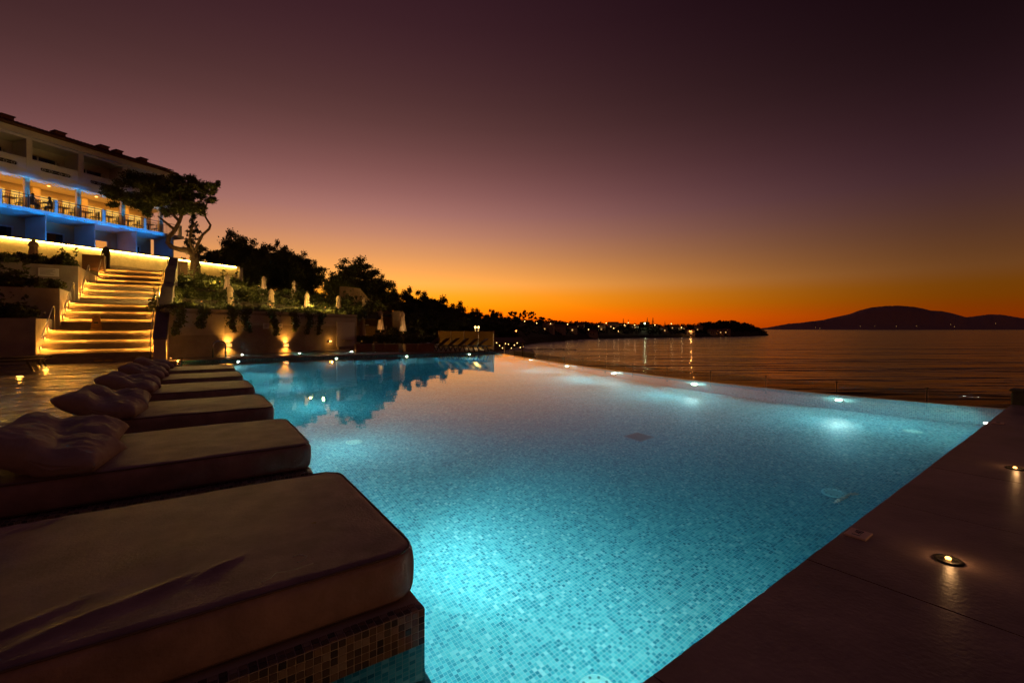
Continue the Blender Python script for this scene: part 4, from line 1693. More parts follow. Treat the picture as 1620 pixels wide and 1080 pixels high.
def person_seated(name, label, loc, rz, s=1.0, lean=.0, arm=.3):
    """one continuous skinned body, seated with hands towards the table"""
    me = bpy.data.meshes.new(name)
    J = {'pel': (0, 0, .50), 'sp': (0, .02 + lean * .3, .72), 'ch': (0, .0 + lean, .95), 'nk': (0, .02 + lean, 1.08), 'hd': (0, .05 + lean * 1.1, 1.17), 'tp': (0, .05 + lean * 1.1, 1.28)}
    for sd, sx in (('l', -1), ('r', 1)):
        J.update({'sh' + sd: (sx * .17, lean, 1.01), 'el' + sd: (sx * .24, .12 + lean, .78), 'wr' + sd: (sx * .16, .36 + lean, .80), 'ha' + sd: (sx * .13, .44 + lean, .80),
                  'hp' + sd: (sx * .09, .02, .48), 'kn' + sd: (sx * .12, .44, .49), 'an' + sd: (sx * .12, .42, .09), 'to' + sd: (sx * .13, .58, .04)})
    rad = {'pel': .15, 'sp': .13, 'ch': .145, 'nk': .055, 'hd': .095, 'tp': .075}
    for sd in 'lr':
        rad.update({'sh' + sd: .065, 'el' + sd: .045, 'wr' + sd: .032, 'ha' + sd: .034, 'hp' + sd: .09, 'kn' + sd: .062, 'an' + sd: .042, 'to' + sd: .035})
    E_ = [('pel', 'sp'), ('sp', 'ch'), ('ch', 'nk'), ('nk', 'hd'), ('hd', 'tp')]
    for sd in 'lr':
        E_ += [('ch', 'sh' + sd), ('sh' + sd, 'el' + sd), ('el' + sd, 'wr' + sd), ('wr' + sd, 'ha' + sd), ('pel', 'hp' + sd), ('hp' + sd, 'kn' + sd), ('kn' + sd, 'an' + sd), ('an' + sd, 'to' + sd)]
    ks_ = list(J)
    me.from_pydata([J[k] for k in ks_], [(ks_.index(a), ks_.index(b)) for a, b in E_], [])
    o = bpy.data.objects.new(name, me)
    COL.objects.link(o)
    md = o.modifiers.new('skin', 'SKIN')
    for i, k in enumerate(ks_):
        me.skin_vertices[0].data[i].radius = (rad[k], rad[k])
    me.skin_vertices[0].data[0].use_root = True
    o.modifiers.new('sub', 'SUBSURF').levels = 2
    dg = bpy.context.evaluated_depsgraph_get()
    m2 = bpy.data.meshes.new_from_object(o.evaluated_get(dg))
    bpy.data.objects.remove(o)
    m2.materials.clear()
    m2.materials.append(M['cloth_dark'])
    for p in m2.polygons:
        p.use_smooth = True
    m2.name = 'body'
    t = thing(name, label, 'person', loc, rz)
    put('body', m2, t)
    hd = Vector(J['hd'])
    MB().lathe([(.03, -.11), (.075, -.06), (.09, .02), (.078, .08), (.03, .115)], 12, (hd.x, hd.y + .012, hd.z)).build('face', M['skin'], t, True)
    MB().lathe([(.09, -.06), (.108, .02), (.092, .09), (.03, .13)], 12, (hd.x, hd.y - .015, hd.z + .012)).build('hair', M['hair'], t, True)
    return t


def make_chair():
    t = thing('restaurant_chair', '', 'chair', (0, 0, 0), 0, 'chairs on the restaurant balcony')
    MB().box(-.21, .21, -.21, .21, .43, .47).build('seat', M['metal_dark'], t)
    b = MB()
    for q in range(3):
        b.box(-.2, .2, -.22, -.19, .58 + .12 * q, .64 + .12 * q)
    b.build('backrest', M['metal_dark'], t)
    for sx in (-1, 1):
        MB().box(sx * .2 - .018, sx * .2 + .018, -.225, -.19, 0, .92).build('leg', M['metal_dark'], t)
        MB().box(sx * .2 - .018, sx * .2 + .018, .18, .215, 0, .43).build('leg', M['metal_dark'], t)
    return t


def make_table():
    t = thing('restaurant_table', '', 'table', (0, 0, 0), 0, 'tables on the restaurant balcony')
    MB().box(-.38, .38, -.38, .38, .71, .75).build('tabletop', M['wood'], t)
    MB().box(-.04, .04, -.04, .04, .03, .71).build('pedestal', M['metal_dark'], t)
    MB().box(-.22, .22, -.22, .22, 0, .03).build('foot', M['metal_dark'], t)
    return t


ch0, tb0 = make_chair(), make_table()
first_c, first_t = True, True
nth = 0
for k in range(2, NB):
    for q, xo in enumerate((.75, 2.45)):
        nth += 1
        lx, ly = BAY * k + xo, .95
        p = BO + bd * lx + Vector((-bd.y, bd.x, 0)) * ly
        t = tb0 if first_t else copy_tree(tb0)
        first_t = False
        t.location = (p.x, p.y, zS1)
        t.rotation_euler = (0, 0, BR)
        t['label'] = 'small restaurant table on the balcony, %s from the picture edge' % ordinal(nth)
        for sd in (-1, 1):
            c = ch0 if first_c else copy_tree(ch0)
            first_c = False
            pc = p + bd * (.62 * sd)
            c.location = (pc.x, pc.y, zS1)
            c.rotation_euler = (0, 0, BR + (R(-90) if sd < 0 else R(90)))
            c['label'] = 'dark chair on the %s side of the balcony table %s from the picture edge' % ('near' if sd < 0 else 'far', ordinal(nth))
for px_, ly, rz, wd_, lean in ((55.5, .55, BR + R(-90), 'sitting behind the balcony railing left of the blue post', .05), (90, .5, BR + R(60), 'leaning over a table behind the balcony railing right of the blue post', .16)):
    a = (px_ - 810) / FOC
    Y = 50.07 / (.375 - a)
    p = BO + bd * ((Y - BO.y) / bd.y) + Vector((-bd.y, bd.x, 0)) * ly
    person_seated('person', 'dark clothed person %s' % wd_, (p.x, p.y, zS1 + .02), rz, 1, lean)
# ================================================================== PLANTS
def shrub_mesh(seed, n, size, m, flat=.8, stems=0):
    rng = np.random.default_rng(seed)
    blobs = []
    for k in range(9):
        a, r_ = rng.uniform(0, 6.28), rng.uniform(.1, .62)
        blobs.append((r_ * math.cos(a), r_ * math.sin(a), rng.uniform(.28, .75) * flat, rng.uniform(.2, .4), rng.uniform(.18, .34)))
    P, Nn = crown_points(blobs, n, rng, .45)
    P[:, 2] = np.abs(P[:, 2])
    for k in range(stems):
        a = rng.uniform(0, 6.28)
        bx, by = .4 * math.cos(a), .4 * math.sin(a)
        m_ = 14
        h = rng.uniform(1.0, 1.6)
        tt = rng.uniform(.3, 1, m_)
        q = np.stack([bx * (1 + .5 * tt) + rng.normal(0, .05, m_), by * (1 + .5 * tt) + rng.normal(0, .05, m_), h * tt], 1)
        P = np.vstack([P, q])
        d = rng.normal(size=(m_, 3))
        Nn = np.vstack([Nn, d / np.linalg.norm(d, axis=1, keepdims=True)])
    return quad_cloud('foliage', P, Nn, size, m, 1.9, rng)


SHRUB = [shrub_mesh(s, 900, .095, M['leaf_bright'] if s % 2 else M['leaf']) for s in range(4)] + [shrub_mesh(9, 700, .10, M['leaf'], .8, 5), shrub_mesh(10, 700, .10, M['leaf_bright'], .8, 4)]
stem_me = MB().tube([(0, 0, -.12), (.02, .01, .3)], [.035, .02], 5).mesh('stem', M['bark'])
for k in range(4):
    pass


def shrub(p, sc, label, kind, group, rz=None, sz=None):
    t = thing('shrub', label, 'shrub', p, rz if rz is not None else random.uniform(0, 6.28), group)
    t.scale = (sc, sc, sz or sc)
    put('foliage', SHRUB[kind % len(SHRUB)], t)
    put('stem', stem_me, t)
    return t


# rows on the hillside right of the stairs, by terrace
def hill_at(u, v):
    i = u * (len(front) - 1)
    s = u
    k = min(int(i), len(front) - 2)
    p = front[k].lerp(front[k + 1], i - k)
    back = lwall(268).lerp(lwall(378), min(1, s * 1.9)) if s <= .526 else lwall(378).lerp(Vector((-11, 47, 0)), (s - .526) / .474)
    q = p.lerp(back, v)
    return Vector((q.x, q.y, hill_z(q.x, q.y)))


rw_names = ['edge of the grey wall', 'lowest terrace', 'second terrace', 'third terrace', 'foot of the glowing wall']
rw_spec = [(.045, 18, .75, 1.05), (.17, 13, .8, 1.15), (.34, 15, .85, 1.2), (.60, 14, .9, 1.25), (.86, 13, .85, 1.2)]
for r_, (v, cnt, s0, s1) in enumerate(rw_spec):
    for k in range(cnt):
        u_ = (k + .6 + random.uniform(-.2, .2)) / (cnt + .2)
        p = hill_at(u_, v + random.uniform(-.02, .02))
        sc = random.uniform(s0, s1) * (.72 if r_ == 0 else 1)
        shrub(p - Vector((0, 0, .03)), sc, 'leafy bush, %s from the stairs along the %s' % (ordinal(k + 1), rw_names[r_]), random.randrange(6), 'bushes on the terraced hillside', sz=sc * random.uniform(.75, 1.1))
# left of the stairs
for k in range(3):
    cnt = (6, 7, 8)[k]
    for q in range(cnt):
        for rowi in range(2 if k < 3 else 2):
            p = SA + D1 * (lw_s[k] + .55 + 1.35 * rowi) - D2 * (.55 + q * 1.05 + .3 * rowi + random.uniform(-.15, .15))
            sc = random.uniform(.72, .98) * (1.0 if k < 2 else .85)
            shrub(Vector((p.x, p.y, lw_z[k] - .12)), sc, 'dark bush in the %s row, %s from the stairs on the %s planted wall' % (('front', 'back')[rowi], ordinal(q + 1), ('lowest', 'second', 'third', 'topmost')[k]),
                  (0, 2, 4, 0, 1)[(q + rowi * 2 + k) % 5], 'bushes on the walls left of the stairs', sz=sc * random.uniform(.9, 1.25))
# beside the far deck
for k in range(15):
    px_ = 572 + k * 9.2
    Y = 31.5 + (k % 3) * .9 + k * .05
    p = K(px_, 545, Y)
    shrub(Vector((p.x, p.y, .3)), random.uniform(.75, 1.0), 'dark bush behind the far deck, %s from the grey wall' % ordinal(k + 1), (0, 2)[k % 2], 'bushes behind the far deck', sz=random.uniform(.7, 1.0))
for k in range(7):
    p = K(606 + k * 9, 520, 38.5 + (k % 2) * 1.2)
    shrub(Vector((p.x, p.y, .7)), random.uniform(.8, 1.1), 'bush in front of the curved wall, %s from the grey wall' % ordinal(k + 1), k, 'bushes before the curved wall', sz=random.uniform(.9, 1.3))

# trailing vines over the grey wall
for k, (px_, yb) in enumerate(((279, 528), (317, 517), (366, 523), (388, 524), (431, 529), (463, 522), (485, 527), (503, 527))):
    t0 = on_wall(px_)
    Yw = wp(t0, 0).y
    zb_ = EYE + (HOR - yb) / FOC * Yw
    rng = np.random.default_rng(50 + k)
    n_ = 520
    L_ = WT + .15 - zb_
    tt = rng.random(n_) ** 1.2
    wdt = .28 * (1 - .45 * tt)
    P = np.stack([rng.normal(0, 1, n_) * wdt * .55 + .12 * np.sin(tt * 5 + k), -.10 - .10 * rng.random(n_), -L_ * tt], 1)
    P[: n_ // 6, 1] += .45 * rng.random(n_ // 6)
    P[: n_ // 6, 2] = .05 + .12 * rng.random(n_ // 6)
    Nn = rng.normal(size=(n_, 3)) + np.array([0, -1.2, .3])
    Nn /= np.linalg.norm(Nn, axis=1, keepdims=True)
    t = thing('trailing_vine', 'green vine hanging over the grey wall, %s from the stairs' % ordinal(k + 1), 'vine', wp(t0, WT + .08, .02), wrot, 'vines over the grey wall')
    put('foliage', quad_cloud('foliage', P, Nn, .075, M['leaf_bright'], 1.6, rng), t)
    MB().tube([(0, .3, -.08), (0, -.05, .06), (.02, -.10, -.2), (.05, -.11, -L_ * .8)], .012, 4).build('stem', M['bark'], t)

# garden lights hidden among the bushes
for k, (px_, py_, v, pw_) in enumerate(((285, 470, .20, 24), (340, 488, .10, 26), (385, 455, .55, 26), (455, 462, .50, 30), (445, 488, .10, 24), (500, 480, .16, 26), (300, 440, .80, 22), (515, 500, .06, 14))):
    u_ = min(.98, max(.02, (on_wall(px_) / wlen)))
    p = hill_at(u_, v)
    t = thing('garden_light', 'warm garden spot light among the hillside bushes, %s from the stairs' % ordinal(sorted((285, 340, 385, 455, 445, 500, 300, 515)).index(px_) + 1), 'garden light',
              (p.x, p.y, p.z), 0, 'garden lights on the hillside')
    MB().tube([(0, 0, -.05), (0, 0, .55)], .018, 6).build('spike', M['black'], t)
    MB().lathe([(.04, .55), (.055, .60), (.05, .68)], 10).build('head', M['black'], t)
    MB().lathe([(.045, .682), (.002, .69)], 10).build('lens', M['e_warm'], t)
    lamp('POINT', (.1, -.55, .95), pw_ * 1.2, (1., .62, .15), t, .06)

# ------------------------------------------------------------------ parasols
def parasol_parts():
    t = thing('closed_parasol', '', 'parasol', (0, 0, 0), 0, 'closed parasols')
    MB().tube([(0, 0, 0), (0, 0, 2.36)], .028, 8).build('pole', M['wood'], t)
    MB().box(-.28, .28, -.28, .28, 0, .07).build('base', M['render'], t)
    MB().lathe([(.275, .78), (.27, .86), (.22, 1.15), (.165, 1.6), (.125, 1.98), (.10, 2.1)], 32, (0, 0, 0), .13, 8).build('canopy', M['parasol'], t, True)
    MB().lathe([(.19, 1.99), (.185, 2.04), (.13, 2.22), (.06, 2.32), (.02, 2.35)], 24, (0, 0, 0), .05, 8).build('top_vent', M['parasol'], t, True)
    MB().lathe([(.02, 2.34), (.035, 2.38), (.02, 2.43), (.004, 2.45)], 10).build('finial', M['wood'], t, True)
    MB().tube([(.262 * math.cos(a) * .78, .262 * math.sin(a) * .78, 1.28) for a in np.linspace(0, 2 * math.pi, 17)], .014, 5, False).build('strap', M['parasol'], t)
    return t


par0 = parasol_parts()
first = True
par_spec = [(364, 450, 4.3, 'front row of the hillside, nearest the stairs'), (429, 455, 4.3, 'front row of the hillside, second from the stairs'), (486, 461, 4.3, 'front row of the hillside, third from the stairs'),
            (535.5, 466, 4.3, 'front row of the hillside, beside the tall curved wall'), (359.5, 432, 6.0, 'back row of the hillside, nearest the stairs'), (417.5, 435.5, 6.0, 'back row of the hillside, second from the stairs'),
            (465.5, 442.5, 6.0, 'back row of the hillside, third from the stairs'), (576, 468.5, 4.55, 'standing close before the curved wall'), (573.5, 500, 2.45, 'lowest one, beside the pale alcove'),
            (602, 489.5, 2.95, 'between the alcove parasol and the pillar'), (637, 491.5, 2.95, 'right of the pillar, farthest from the stairs')]
for n_, (px_, py_, zt, wd_) in enumerate(par_spec):
    if zt == 2.45:
        p = K(px_, py_, 32.4)
        zg = p.z - 2.42
    elif zt == 2.95:
        p = K(px_, py_, 36.5)
        zg = p.z - 2.42
    else:
        best = None
        lo, hi_ = (24.5, 36) if zt == 4.3 else ((29 if n_ == 4 else 36, 46) if zt == 6.0 else (36, 41))
        for Y in np.linspace(lo, hi_, 60):
            q = K(px_, py_, Y)
            e = abs(hill_z(q.x, q.y) + 2.36 - q.z)
            if best is None or e < best[0]:
                best = (e, q)
        p = best[1]
        zg = p.z - 2.42
    t = par0 if first else copy_tree(par0)
    first = False
    t.location = (p.x, p.y, zg)
    t.rotation_euler = (0, 0, random.uniform(0, 6))
    t['label'] = 'closed cream parasol, %s' % wd_
    g = thing('parasol_light', 'spot light before the parasol, %s' % wd_, 'garden light', (p.x + .35, p.y - 1.25, zg + .1), 0, 'spot lights before the parasols')
    MB().tube([(0, 0, -.4), (0, 0, .45)], .015, 6).build('spike', M['black'], g)
    MB().lathe([(.03, .45), (.045, .48), (.04, .56)], 10).build('head', M['black'], g)
    MB().lathe([(.036, .562), (.002, .57)], 10).build('lens', M['e_warm'], g)
    lamp('SPOT', (0, .06, .62), 11 if zt > 3 else 7, (1., .62, .26), g, .05, (-.35, 1.2, .95), 75, .8)
t = copy_tree(par0)
Y = 24.6
p = K(53, 376, Y)
t.location = (p.x, p.y, p.z - 2.45)
t.rotation_euler = (0, 0, 1)
t.scale = (1.15, 1.15, 1)
t['label'] = 'closed cream parasol with a wide cap in front of the glowing wall'
pc = K(167.5, 389.5, 29.4)
cp_ = thing('covered_parasol', 'tall parasol in a dark cover at the head of the stairs', 'parasol', (pc.x, pc.y, 5.1))
hh = pc.z - 5.1
MB().lathe([(.19, .12), (.21, .3), (.225, hh * .55), (.215, hh * .8), (.15, hh * .92), (.05, hh * .98), (.012, hh)], 20, (0, 0, 0), .03, 7).build('cover', M['parasol_dark'], cp_, True)
MB().lathe([(.30, 0), (.30, .06), (.05, .075), (.04, .13)], 16).build('base', M['black'], cp_)

# ------------------------------------------------------------------ curved wall on the far hillside
cw = [(537, 41.0, 453, 510), (548, 41.6, 453.5, 510), (560, 42, 455, 508), (570, 42, 456.5, 506), (573, 41.9, 460, 506), (583, 41.6, 472, 507), (600, 41, 483, 510), (616, 40.2, 493.5, 515), (624, 39.6, 495, 518)]
ct = thing('curved_wall', 'tall curved plaster wall that slopes down towards the sea, lit from below', 'wall', (K(575, 505, 42).x, 42, 1.2))
o_ = Vector((K(575, 505, 42).x, 42, 1.2))
nW = len(cw)
vs, fs = [], []
for dz in (0, .3):
    for px_, Y, yt, yb in cw:
        p = K(px_, yt, Y + dz) - o_
        b_ = K(px_, yb, Y + dz) - o_
        vs += [Vector((p.x, p.y, p.z)), Vector((b_.x, b_.y, -1.2))]
for i in range(nW - 1):
    a, b_ = 2 * i, 2 * (nW + i)
    fs += [(a, a + 1, a + 3, a + 2), (b_, b_ + 2, b_ + 3, b_ + 1), (a, a + 2, b_ + 2, b_)]
fs += [(0, 2 * nW, 2 * nW + 1, 1), (2 * nW - 2, 2 * nW - 1, 4 * nW - 1, 4 * nW - 2)]
MB().add(vs, fs).build('wall_face', M['plaster_dull'], ct)
p = K(628, 492, 39.2) - o_
MB().bevel_box(p.x - .32, p.x + .32, p.y - .3, p.y + .3, -1.1, p.z, .03).build('end_pillar', M['plaster_dull'], ct)
for k, (px_, wd_) in enumerate(((561, 'nearer the stairs'), (567, 'farther from the stairs'))):
    p = K(px_, 499, 40.9)
    t = thing('uplight', 'amber uplight at the foot of the curved wall, %s' % wd_, 'uplight', p, 0, 'uplights of the curved wall')
    MB().lathe([(.07, 0), (.07, .09), (.055, .1)], 12).build('body', M['black'], t)
    MB().lathe([(.05, .1), (.002, .108)], 10).build('lens', M['e_warm'], t)
    lamp('SPOT', (0, 0, .18), 80, (1., .45, .08), t, .05, (.02, .26, 1), 70, .9)
p = K(587, 520, 34.5)
t = thing('uplight', 'amber uplight behind the lowest parasol beside the alcove', 'uplight', (p.x, p.y, .1))
MB().lathe([(.07, 0), (.07, .09), (.055, .1)], 12).build('body', M['black'], t)
MB().lathe([(.05, .1), (.002, .108)], 10).build('lens', M['e_warm'], t)
lamp('POINT', (0, .1, .5), 6, WARM, t, .05)
p0_ = K(590, 525, 38.2)
lw2 = thing('garden_wall', 'low plaster wall glowing amber behind the lowest parasol', 'wall', (p0_.x, p0_.y, .1))
MB().box(-2.6, 1.1, 0, .3, 0, 1.55).build('wall_face', M['plaster_dull'], lw2)
for k, (px_, w_) in enumerate(((583, 1.55), (604, 1.0), (618, .8), (655, 1.2), (672, 1.0))):
    p = G(px_, 556.0, .1)
    t = thing('clay_planter', 'low clay planter on the far deck, %s from the grey wall' % ordinal(k + 1), 'planter', (p.x, p.y, .1), ROT, 'planters along the far deck')
    MB().bevel_box(-w_ / 2, w_ / 2, -.22, .22, 0, .46, .02).build('trough', M['planter_clay'], t)
    MB().box(-w_ / 2 + .05, w_ / 2 - .05, -.17, .17, .461, .47).build('soil', M['soil'], t)

# ------------------------------------------------------------------ glass screen and loungers on the far deck
ga, gb = G(694, 549.5, .1), G(781, 553.5, .1)
gd = (gb - ga).normalized()
gs = thing('glass_screen', 'amber tinted glass wind screen at the far corner of the pool', 'glass screen', (ga.x, ga.y, .1), math.atan2(gd.y, gd.x))
gl = (gb - ga).length
npan = 4
for k in range(npan):
    MB().box(gl * k / npan + .02, gl * (k + 1) / npan - .02, -.008, .008, .04, 1.16).build('glass_panel', M['glass_screen'], gs)
for k in range(npan + 1):
    MB().box(gl * k / npan - .018, gl * k / npan + .018, -.03, .03, 0, 1.19).build('post', M['steel'], gs)


def make_lounger(label, loc, rz, raised=35, mm='metal_dark'):
    t = thing('sun_lounger', label, 'sun lounger', loc, rz)
    for sx in (-1, 1):
        MB().box(-1.0, 1.0, sx * .33 - .025, sx * .33 + .025, .30, .36).build('side_rail', M[mm], t)
    for k in range(11):
        x = -1.0 + .02 + k * .12
        MB().box(x, x + .095, -.305, .305, .335, .356).build('slat', M['wood'], t)
    bk = MB()
    a = R(raised)
    T = Matrix.Translation((.33, 0, .345)) @ Matrix.Rotation(-a, 4, 'Y')
    for k in range(6):
        MB().box(.0 + k * .115, .09 + k * .115, -.30, .30, -.01, .012, T).build('back_slat', M['wood'], t)
    for x in (-.82, .72):
        for sx in (-1, 1):
            b = MB()
            lean = .13 if x > 0 else -.13
            b.add([(x - .03, sx * .33 - .025, .30), (x + .03, sx * .33 - .025, .30), (x + .03, sx * .33 + .025, .30), (x - .03, sx * .33 + .025, .30),
                   (x - .03 + lean, sx * .33 - .025, 0), (x + .03 + lean, sx * .33 - .025, 0), (x + .03 + lean, sx * .33 + .025, 0), (x - .03 + lean, sx * .33 + .025, 0)],
                  [(0, 1, 2, 3), (7, 6, 5, 4), (0, 4, 5, 1), (1, 5, 6, 2), (2, 6, 7, 3), (3, 7, 4, 0)])
            b.build('leg', M[mm], t)
    return t


l0 = make_lounger('dark slatted sun lounger on the far deck, closest to the end of the glass screen', (0, 0, .1), 0, 38)
l0['group'] = 'sun loungers by the glass screen'
for k in range(6):
    t = l0 if k == 0 else copy_tree(l0)
    p = G(748 - k * 15, 556.2 - k * .35, .1)
    t.location = (p.x, p.y, .1)
    t.rotation_euler = (0, 0, math.atan2(gd.y, gd.x) + R(28))
    if k:
        t['label'] = 'dark slatted sun lounger on the far deck, %s from the end of the glass screen' % ordinal(k + 1)
for k, (px_, py_, wd_) in enumerate(((-8, 585, 'nearer the camera'), (12, 578, 'nearer the terrace wall'))):
    p = G(px_, py_ + 4, TZ)
    t = make_lounger('dark slatted lounger with a flat back on the stone terrace, %s' % wd_, (p.x, p.y, TZ), ROT + R(2), 3)
    t['group'] = 'loungers on the stone terrace'

# ------------------------------------------------------------------ leaning pine by the glowing wall
PY = 36.5
base_p = K(309.5, 440, PY)
pine = thing('pine_tree', 'leaning pine with a twisted trunk in front of the hotel end', 'tree', (base_p.x, base_p.y, 5.0))
bo = Vector((base_p.x, base_p.y, 5.0))


def kp(px_, py_, dy=0.):
    return K(px_, py_, PY + dy) - bo


trk = [kp(309.5, 440) - Vector((0, 0, .4)), kp(309, 420), kp(308, 405, .1), kp(300, 396, .2), kp(286, 395, .3), kp(272, 391, .3), kp(265, 384, .2), kp(268, 374, .1), kp(277, 364, 0), kp(284, 350, -.1), kp(289, 336, -.1), kp(298, 322, .1)]
MB().tube(trk, [.40, .35, .31, .24, .20, .18, .165, .16, .15, .13, .11, .06], 9).build('trunk', M['bark'], pine, True)
limbs = [[(308, 405), (312, 388), (320, 372), (331, 362), (333, 356), (326, 345), (322, 336), (328, 320), (335, 305)], [(284, 350), (270, 336), (252, 326), (232, 318), (214, 314), (198, 306)],
         [(289, 336), (300, 326), (318, 318), (330, 300)], [(277, 364), (262, 352), (250, 342)], [(252, 326), (240, 308), (225, 295)], [(289, 336), (286, 315), (282, 295)], [(308, 405), (300, 380), (304, 360), (312, 350)]]
for k, l in enumerate(limbs):
    MB().tube([kp(x, y, .15 * q * (-1) ** k) for q, (x, y) in enumerate(l)], [.11 * (1 - .8 * q / len(l)) + .012 for q in range(len(l))], 6).build('limb', M['bark'], pine, True)
rngp = np.random.default_rng(5)
cl = [(175, 304, 14), (190, 297, 20), (205, 312, 18), (222, 290, 22), (215, 322, 18), (238, 304, 22), (250, 292, 20), (262, 316, 20), (233, 330, 15), (274, 296, 18), (288, 288, 16), (290, 310, 18), (305, 300, 16), (318, 294, 15), (330, 290, 11),
      (338, 298, 9), (322, 308, 12), (332, 318, 9), (300, 326, 14), (280, 332, 14), (318, 332, 10), (262, 336, 12), (185, 320, 10), (345, 292, 6), (250, 318, 16)]
blobs = []
for x, y, r_ in cl:
    for q in range(3):
        c = kp(x + rngp.normal(0, r_ * .45), y + rngp.normal(0, r_ * .3), rngp.normal(0, .9))
        rr_ = r_ / FOC * PY * rngp.uniform(.5, .95)
        blobs.append((c.x, c.y, c.z, rr_, rr_ * .62))
P, Nn = crown_points(blobs, 34000, rngp, .2)
put('crown', quad_cloud('crown', P, Nn, .085, M['needle'], 3.0, rngp), pine)


# ------------------------------------------------------------------ other trees
def tree_meshes(seed, n=5200, leaf=.16, kind='broad'):
    """unit tree: about 1 high, 1 wide; returns trunk, crown"""
    rng = np.random.default_rng(seed)
    tr = MB()
    tr.tube([(0, 0, -.05), (.01, 0, .15), (.0, .01, .35), (.01, 0, .6)], [.026, .020, .015, .007], 6)
    blobs = []
    if kind == 'broad':
        lobes = [(rng.uniform(-.24, .24), rng.uniform(-.24, .24), rng.uniform(.32, .70), rng.uniform(.17, .25)) for _ in range(7)] + [(0, 0, .30, .30), (.02, 0, .78, .19)]
        for k in range(120):
            lx, ly, lz, lr = lobes[k % 9]
            d = rng.normal(size=3)
            d /= np.linalg.norm(d)
            c = (lx + d[0] * lr, ly + d[1] * lr, max(.05, lz + d[2] * lr * .85))
            if c[2] > .90:
                c = (lx + d[0] * lr * .4, ly + d[1] * lr * .4, .80)
            blobs.append((*c, rng.uniform(.055, .12), rng.uniform(.045, .09)))
            if k % 9 == 0:
                tr.tube([(0, 0, .1 + .2 * rng.random()), (c[0] * .5, c[1] * .5, c[2] * .7), c], [.010, .007, .003], 5)
    elif kind == 'spire':
        for k in range(110):
            z = rng.uniform(.03, .98)
            w = (.40 * (1 - z) + .02) * rng.uniform(.3, 1.1)
            a = rng.uniform(0, 6.28)
            blobs.append((w * .8 * math.cos(a), w * .8 * math.sin(a), z, .04 + .05 * (1 - z), .025))
    else:                                                   # umbrella pine, clear stem
        for k in range(18):
            a, rr_ = rng.uniform(0, 6.28), rng.uniform(.05, .42)
            z = rng.uniform(.62, .95) - rr_ * .25
            blobs.append((rr_ * math.cos(a), rr_ * math.sin(a), z, rng.uniform(.08, .14), rng.uniform(.05, .08)))
            if k % 3 == 0:
                tr.tube([(0, 0, .45), (blobs[-1][0], blobs[-1][1], z)], [.014, .004], 5)
    P, Nn = crown_points(blobs, n, rng, .25)
    return tr.mesh('trunk', M['bark']), quad_cloud('crown', P, Nn, leaf * .12, M['leaf_far'] if kind != 'broad' else M['leaf'], 1.7, rng)


TREES = [tree_meshes(s, 26000, .135) for s in (21, 22, 23, 24)]
SPIRE = [tree_meshes(31, 7000, .15, 'spire'), tree_meshes(32, 7000, .15, 'spire')]
UMB = [tree_meshes(41, 2600, .25, 'pine'), tree_meshes(42, 2600, .25, 'pine')]


def tree(px_, top, bot, wpx, Y, label, group, me, name='tree'):
    p = K(px_, bot, Y)
    h = (bot - top) / FOC * Y
    w = wpx / FOC * Y
    t = thing(name, label, 'tree', p, random.uniform(0, 6.28), group)
    t.scale = (w, w, h)
    put('trunk', me[0], t)
    put('crown', me[1], t)
    return t


wood = [(343, 382, 446, 60, 56), (380, 354, 446, 74, 58), (362, 384, 448, 60, 50), (405, 378, 450, 62, 60), (428, 369, 450, 56, 57), (446, 382, 452, 60, 54), (412, 398, 452, 62, 50), (470, 392, 456, 62, 58), (488, 402, 458, 48, 55), (380, 400, 450, 60, 47), (455, 405, 458, 62, 50)]
for k, (a, b_, c, d_, Y) in enumerate(sorted(wood)):
    tree(a, b_, c + 30, d_ * 1.25, Y, 'broad dark tree behind the hillside, %s from the hotel' % ordinal(k + 1), 'trees behind the hillside', TREES[k % 4], 'broad_tree')
for k, (a, b_, c, d_, Y, wd_) in enumerate(((563, 402, 492, 108, 53, 'largest, above the curved wall'), (541, 418, 480, 70, 50, 'left of the largest crown above the curved wall'), (598, 428, 500, 66, 51, 'right of the largest crown above the curved wall'), (615, 452, 506, 40, 52, 'smallest, at the lower end of the curved wall'))):
    tree(a, b_, c + 12, d_ * 1.12, Y, 'rounded dark tree, %s' % wd_, 'trees above the curved wall', TREES[(k + 1) % 4], 'broad_tree')
belt = [(660, 445, 530, 56, 66), (640, 470, 530, 56, 60), (690, 464, 534, 64, 70), (717, 469, 536, 54, 74), (675, 486, 538, 70, 58), (705, 490, 540, 70, 60), (735, 486, 540, 56, 84), (752, 484, 540, 34, 110), (730, 500, 543, 70, 64), (760, 499, 543, 66, 78), (779, 485, 540, 34, 130), (795, 497, 543, 52, 110), (650, 492, 540, 60, 50)]
for k, (a, b_, c, d_, Y) in enumerate(sorted(belt)):
    tree(a, b_, c + 6, d_ * 1.3, Y, 'dark tree in the belt beyond the glass screen, %s from the curved wall' % ordinal(k + 1), 'trees beyond the glass screen', TREES[k % 4], 'broad_tree')
pines = [(813, 490, 520, 26, 180), (829, 489, 520, 16, 190), (842, 490, 520, 16, 200), (858, 500, 520, 30, 220)]
for k, (a, b_, c, d_, Y) in enumerate(pines):
    tree(a, b_, c, d_, Y, 'tall pine on the far shore skyline, %s from the glass screen' % ordinal(k + 1), 'pines on the far shore skyline', UMB[k % 2], 'umbrella_pine')
